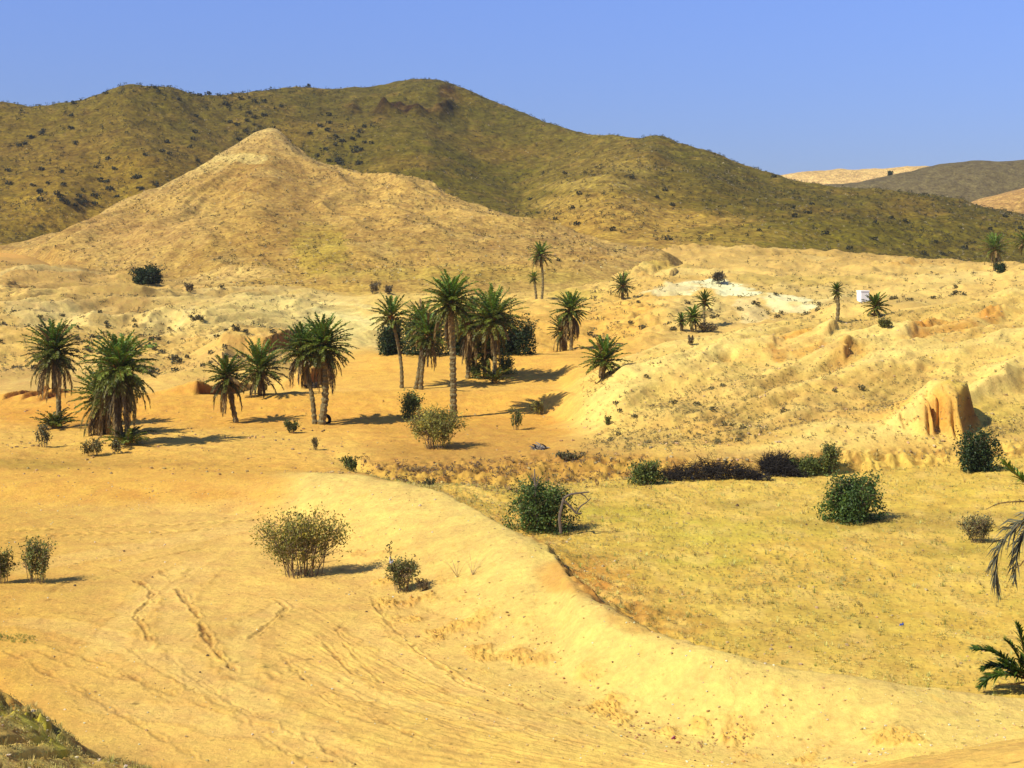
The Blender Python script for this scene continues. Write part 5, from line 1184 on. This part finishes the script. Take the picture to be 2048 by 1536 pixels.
LAB = {'mountain': ('dark green dot-like shrub on the olive mountainside', 'shrubs on the mountain'), 'hill': ('small dark shrub on the tan front hill', 'shrubs on the front hill'),
       'slope': ('small grey-green tuft on the pale right-hand slope', 'shrubs on the right-hand slope'), 'hillocks': ('small grey-green shrub on the eroded hillocks at left', 'shrubs on the left hillocks'),
       'badlands': ('small dark shrub on the pale ground behind the right-hand slope', 'shrubs behind the right-hand slope')}
shrub_me = {}
for q in rows[:300]:
    reg = q[6]; kx = random.randrange(8)
    if (reg, kx) not in shrub_me:
        V, Q, sh = PROTO[kx]; base = {'mountain': (.034, .036, .013), 'hill': (.070, .062, .022), 'slope': (.155, .130, .048), 'hillocks': (.100, .088, .038), 'badlands': (.105, .090, .036)}[reg]
        o = build('desert_shrub', V, Q, M_SCRUB, None, None, np.asarray(base)[None] * sh[:, None], False, link=False); shrub_me[(reg, kx)] = o.data; bpy.data.objects.remove(o)
    o = bpy.data.objects.new('desert_shrub', shrub_me[(reg, kx)]); COL.objects.link(o)
    o.location = q[1:4]; o.rotation_euler = (0, 0, random.uniform(0, 6.28)); o.scale = (q[4] * random.uniform(.9, 1.3), q[4] * random.uniform(.9, 1.3), q[4] * random.uniform(.8, 1.1))
    tag(o, LAB[reg][0], 'shrub', LAB[reg][1])

def mass(name, xyz, size, col, protos, mat, seed, squash=1.0):
    rg = np.random.default_rng(seed); Vs, Qs, Cs = [], [], []; off = 0
    which = rg.integers(0, len(protos), len(xyz))
    for k, (V, Q, sh) in enumerate(protos):
        m = which == k; n = m.sum()
        if not n: continue
        a = rg.uniform(0, 2 * pi, n); ca, sa = np.cos(a)[:, None], np.sin(a)[:, None]; sz = size[m][:, None]
        W_ = np.stack([(V[None, :, 0] * ca - V[None, :, 1] * sa) * sz, (V[None, :, 0] * sa + V[None, :, 1] * ca) * sz, V[None, :, 2] * sz * squash], -1) + xyz[m][:, None, :]
        Vs.append(W_.reshape(-1, 3)); Qs.append((Q[None] + (np.arange(n) * len(V))[:, None, None]).reshape(-1, 4) + off)
        Cs.append((col[m][:, None, :] * sh[None, :, None]).reshape(-1, 3)); off += n * len(V)
    o = build(name, np.concatenate(Vs), np.concatenate(Qs), mat, None, None, np.clip(np.concatenate(Cs), .004, .7)); tag(o, kind='stuff'); return o
rest = rows[300:]
mass('desert_scrub', np.array([q[1:4] for q in rest]), np.array([q[4] for q in rest]), np.array([q[5] for q in rest]), PROTO_S, M_SCRUB, 11)
# fine ground cover
fh_h = FH.V[20] - FH.V.min(axis=0)
fhd = lambda L, r, c: np.clip(fh_h[c] / 260, .03, 1) * (.35 + .65 * sstep(-.2, .6, fbm(L.x[r, c] * .05, L.y[r, c] * .05, 3, 312)))
def cover(parts, name, mat, seed, squash=1.0):
    P, Sz, Cc = [], [], []
    for L, n, ur, sr, dens, s0, s1, base in parts:
        r, c, rg = sample(L, n, ur, sr, seed + len(P), dens); P.append(np.stack([L.x[r, c], L.y[r, c], L.z[r, c]], -1)); Sz.append(rg.uniform(s0, s1, len(r))); Cc.append(tone(rg, len(r), base, .35))
    mass(name, np.concatenate(P), np.concatenate(Sz), np.concatenate(Cc), PROTO_S, mat, seed, squash)
nz = lambda f, a=-.2, b=.6, sd=310: (lambda L, r, c: .25 + .75 * sstep(a, b, fbm(L.x[r, c] * f, L.y[r, c] * f, 3, sd)))
cover([(MT, 15000, (-300, 2300), (1.0, 4.1), nz(.03), .35, .85, (.060, .054, .017)), (MT, 5000, (-300, 2300), (1.0, 4.1), nz(.03, -.2, .6, 333), .25, .6, (.34, .27, .15)), (FH, 12000, (-80, 1330), (0.9, 4.1), fhd, .18, .5, (.085, .072, .025)), (FH, 4000, (-80, 1380), (0.9, 4.1), fhd, .15, .4, (.55, .42, .22)),
       (G, 9000, (1160, 2110), (8.2, 12.1), lambda L, r, c: .2 + .8 * sstep(.8, .0, g1[r, c] + .3 * n_m[r, c]), .05, .14, (.16, .13, .055)), (G, 6500, (-60, 670), (11.6, 17.2), nz(.1), .08, .25, (.14, .115, .06)),
       (G, 3000, (1180, 2110), (14.0, 18.0), nz(.08), .10, .3, (.15, .12, .055)), (G, 900, (760, 1420), (14.6, 17.5), nz(.08), .1, .3, (.16, .13, .05)),
       (G, 1400, (720, 1300), (6.9, 8.1), nz(.4), .06, .2, (.13, .09, .045)), (G, 900, (-60, 1130), (5.6, 9.6), nz(.25, .1, .7), .03, .09, (.16, .11, .05))], 'desert_scrub', M_SCRUB, 500)
cover([(G, 22000, (740, 2110), (5.9, 7.05), nz(.5, -.3, .5, 320), .025, .09, (.56, .42, .12)), (G, 5000, (900, 2110), (6.0, 7.05), nz(.2, .1, .6, 321), .04, .11, (.36, .33, .085)),
       (G, 3500, (-80, 360), (0.9, 2.25), nz(.9, -.2, .5, 322), .03, .09, (.36, .29, .085)), (G, 260, (-60, 70), (3.24, 3.27), None, .03, .06, (.22, .26, .05))], 'dry_grass', M_GRASS, 600, 1.2)
def rock_proto(seed):
    g = Geo(); blobmesh(g, (0, 0, .25), 1.0, (1, 1, 1), seed, 1, .8, .6, 5, 3, .22); V = np.concatenate(g.V); return V, np.concatenate(g.Q), np.ones(len(V))
ROCKS = [rock_proto(970 + i) for i in range(5)]
def blade_proto(seed, n=12):
    rg = np.random.default_rng(seed); a = rg.uniform(0, 2 * pi, n); r = rg.random(n) * .35; o = np.stack([np.cos(a) * r, np.sin(a) * r, 0 * a], -1)
    t = o + np.stack([np.cos(a) * rg.uniform(.05, .5, n), np.sin(a) * rg.uniform(.05, .5, n), rg.uniform(.5, 1.1, n)], -1); w = np.stack([-np.sin(a), np.cos(a), 0 * a], -1) * .055
    V = np.stack([o - w, o + w, t + w * .3, t - w * .3], 1).reshape(-1, 3); return V, np.arange(n * 4).reshape(n, 4), np.repeat(rg.uniform(.7, 1.3, n), 4)
BLADES = [blade_proto(980 + i) for i in range(6)]
def scatter(parts, name, protos, mat, seed):
    P, Sz, Cc = [], [], []
    for L, n, ur, sr, dens, s0, s1, base in parts:
        r, c, rg = sample(L, n, ur, sr, seed + len(P), dens); P.append(np.stack([L.x[r, c] + rg.uniform(-.04, .04, len(r)), L.y[r, c] + rg.uniform(-.04, .04, len(r)), L.z[r, c]], -1)); Sz.append(s0 + (s1 - s0) * rg.random(len(r)) ** 3); Cc.append(tone(rg, len(r), base, .3))
    mass(name, np.concatenate(P), np.concatenate(Sz), np.concatenate(Cc), protos, mat, seed)
scatter([(G, 4200, (-80, 2100), (2.9, 5.0), nz(.5, .0, .8, 340), .010, .038, (.50, .34, .13)), (G, 2200, (-80, 2100), (2.9, 5.0), nz(.5, .0, .8, 341), .010, .034, (.66, .53, .30)), (G, 1500, (600, 1500), (3.7, 4.4), nz(.7, .1, .7, 342), .012, .045, (.44, .27, .09)),
         (G, 2500, (-60, 1150), (5.3, 9.6), nz(.3, .1, .8, 343), .02, .09, (.42, .28, .11)), (G, 1500, (740, 2110), (5.6, 7.1), nz(.3, .1, .8, 344), .015, .06, (.45, .33, .15)), (G, 2600, (1160, 2110), (7.6, 12.1), nz(.25, .0, .7, 345), .02, .10, (.46, .33, .15)),
         (G, 900, (-80, 380), (1.0, 2.4), nz(.8, -.1, .7, 346), .01, .05, (.5, .4, .24))], 'gravel', ROCKS, M_STONE, 700)
scatter([(G, 5200, (760, 2110), (5.85, 7.05), nz(.35, -.1, .6, 350), .05, .17, (.60, .46, .14)), (G, 1500, (760, 2110), (5.9, 7.05), nz(.25, .1, .6, 351), .05, .16, (.34, .34, .07)), (G, 900, (720, 1300), (6.9, 8.0), nz(.5, -.1, .6, 352), .06, .22, (.30, .20, .09)),
         (G, 1400, (-80, 380), (1.0, 2.2), nz(.8, -.1, .6, 353), .04, .14, (.46, .38, .11)), (G, 900, (1160, 2110), (7.2, 8.4), nz(.3, -.1, .6, 354), .05, .18, (.42, .34, .13))], 'dry_grass', BLADES, M_GRASS, 800)
print('done', len(bpy.data.objects))
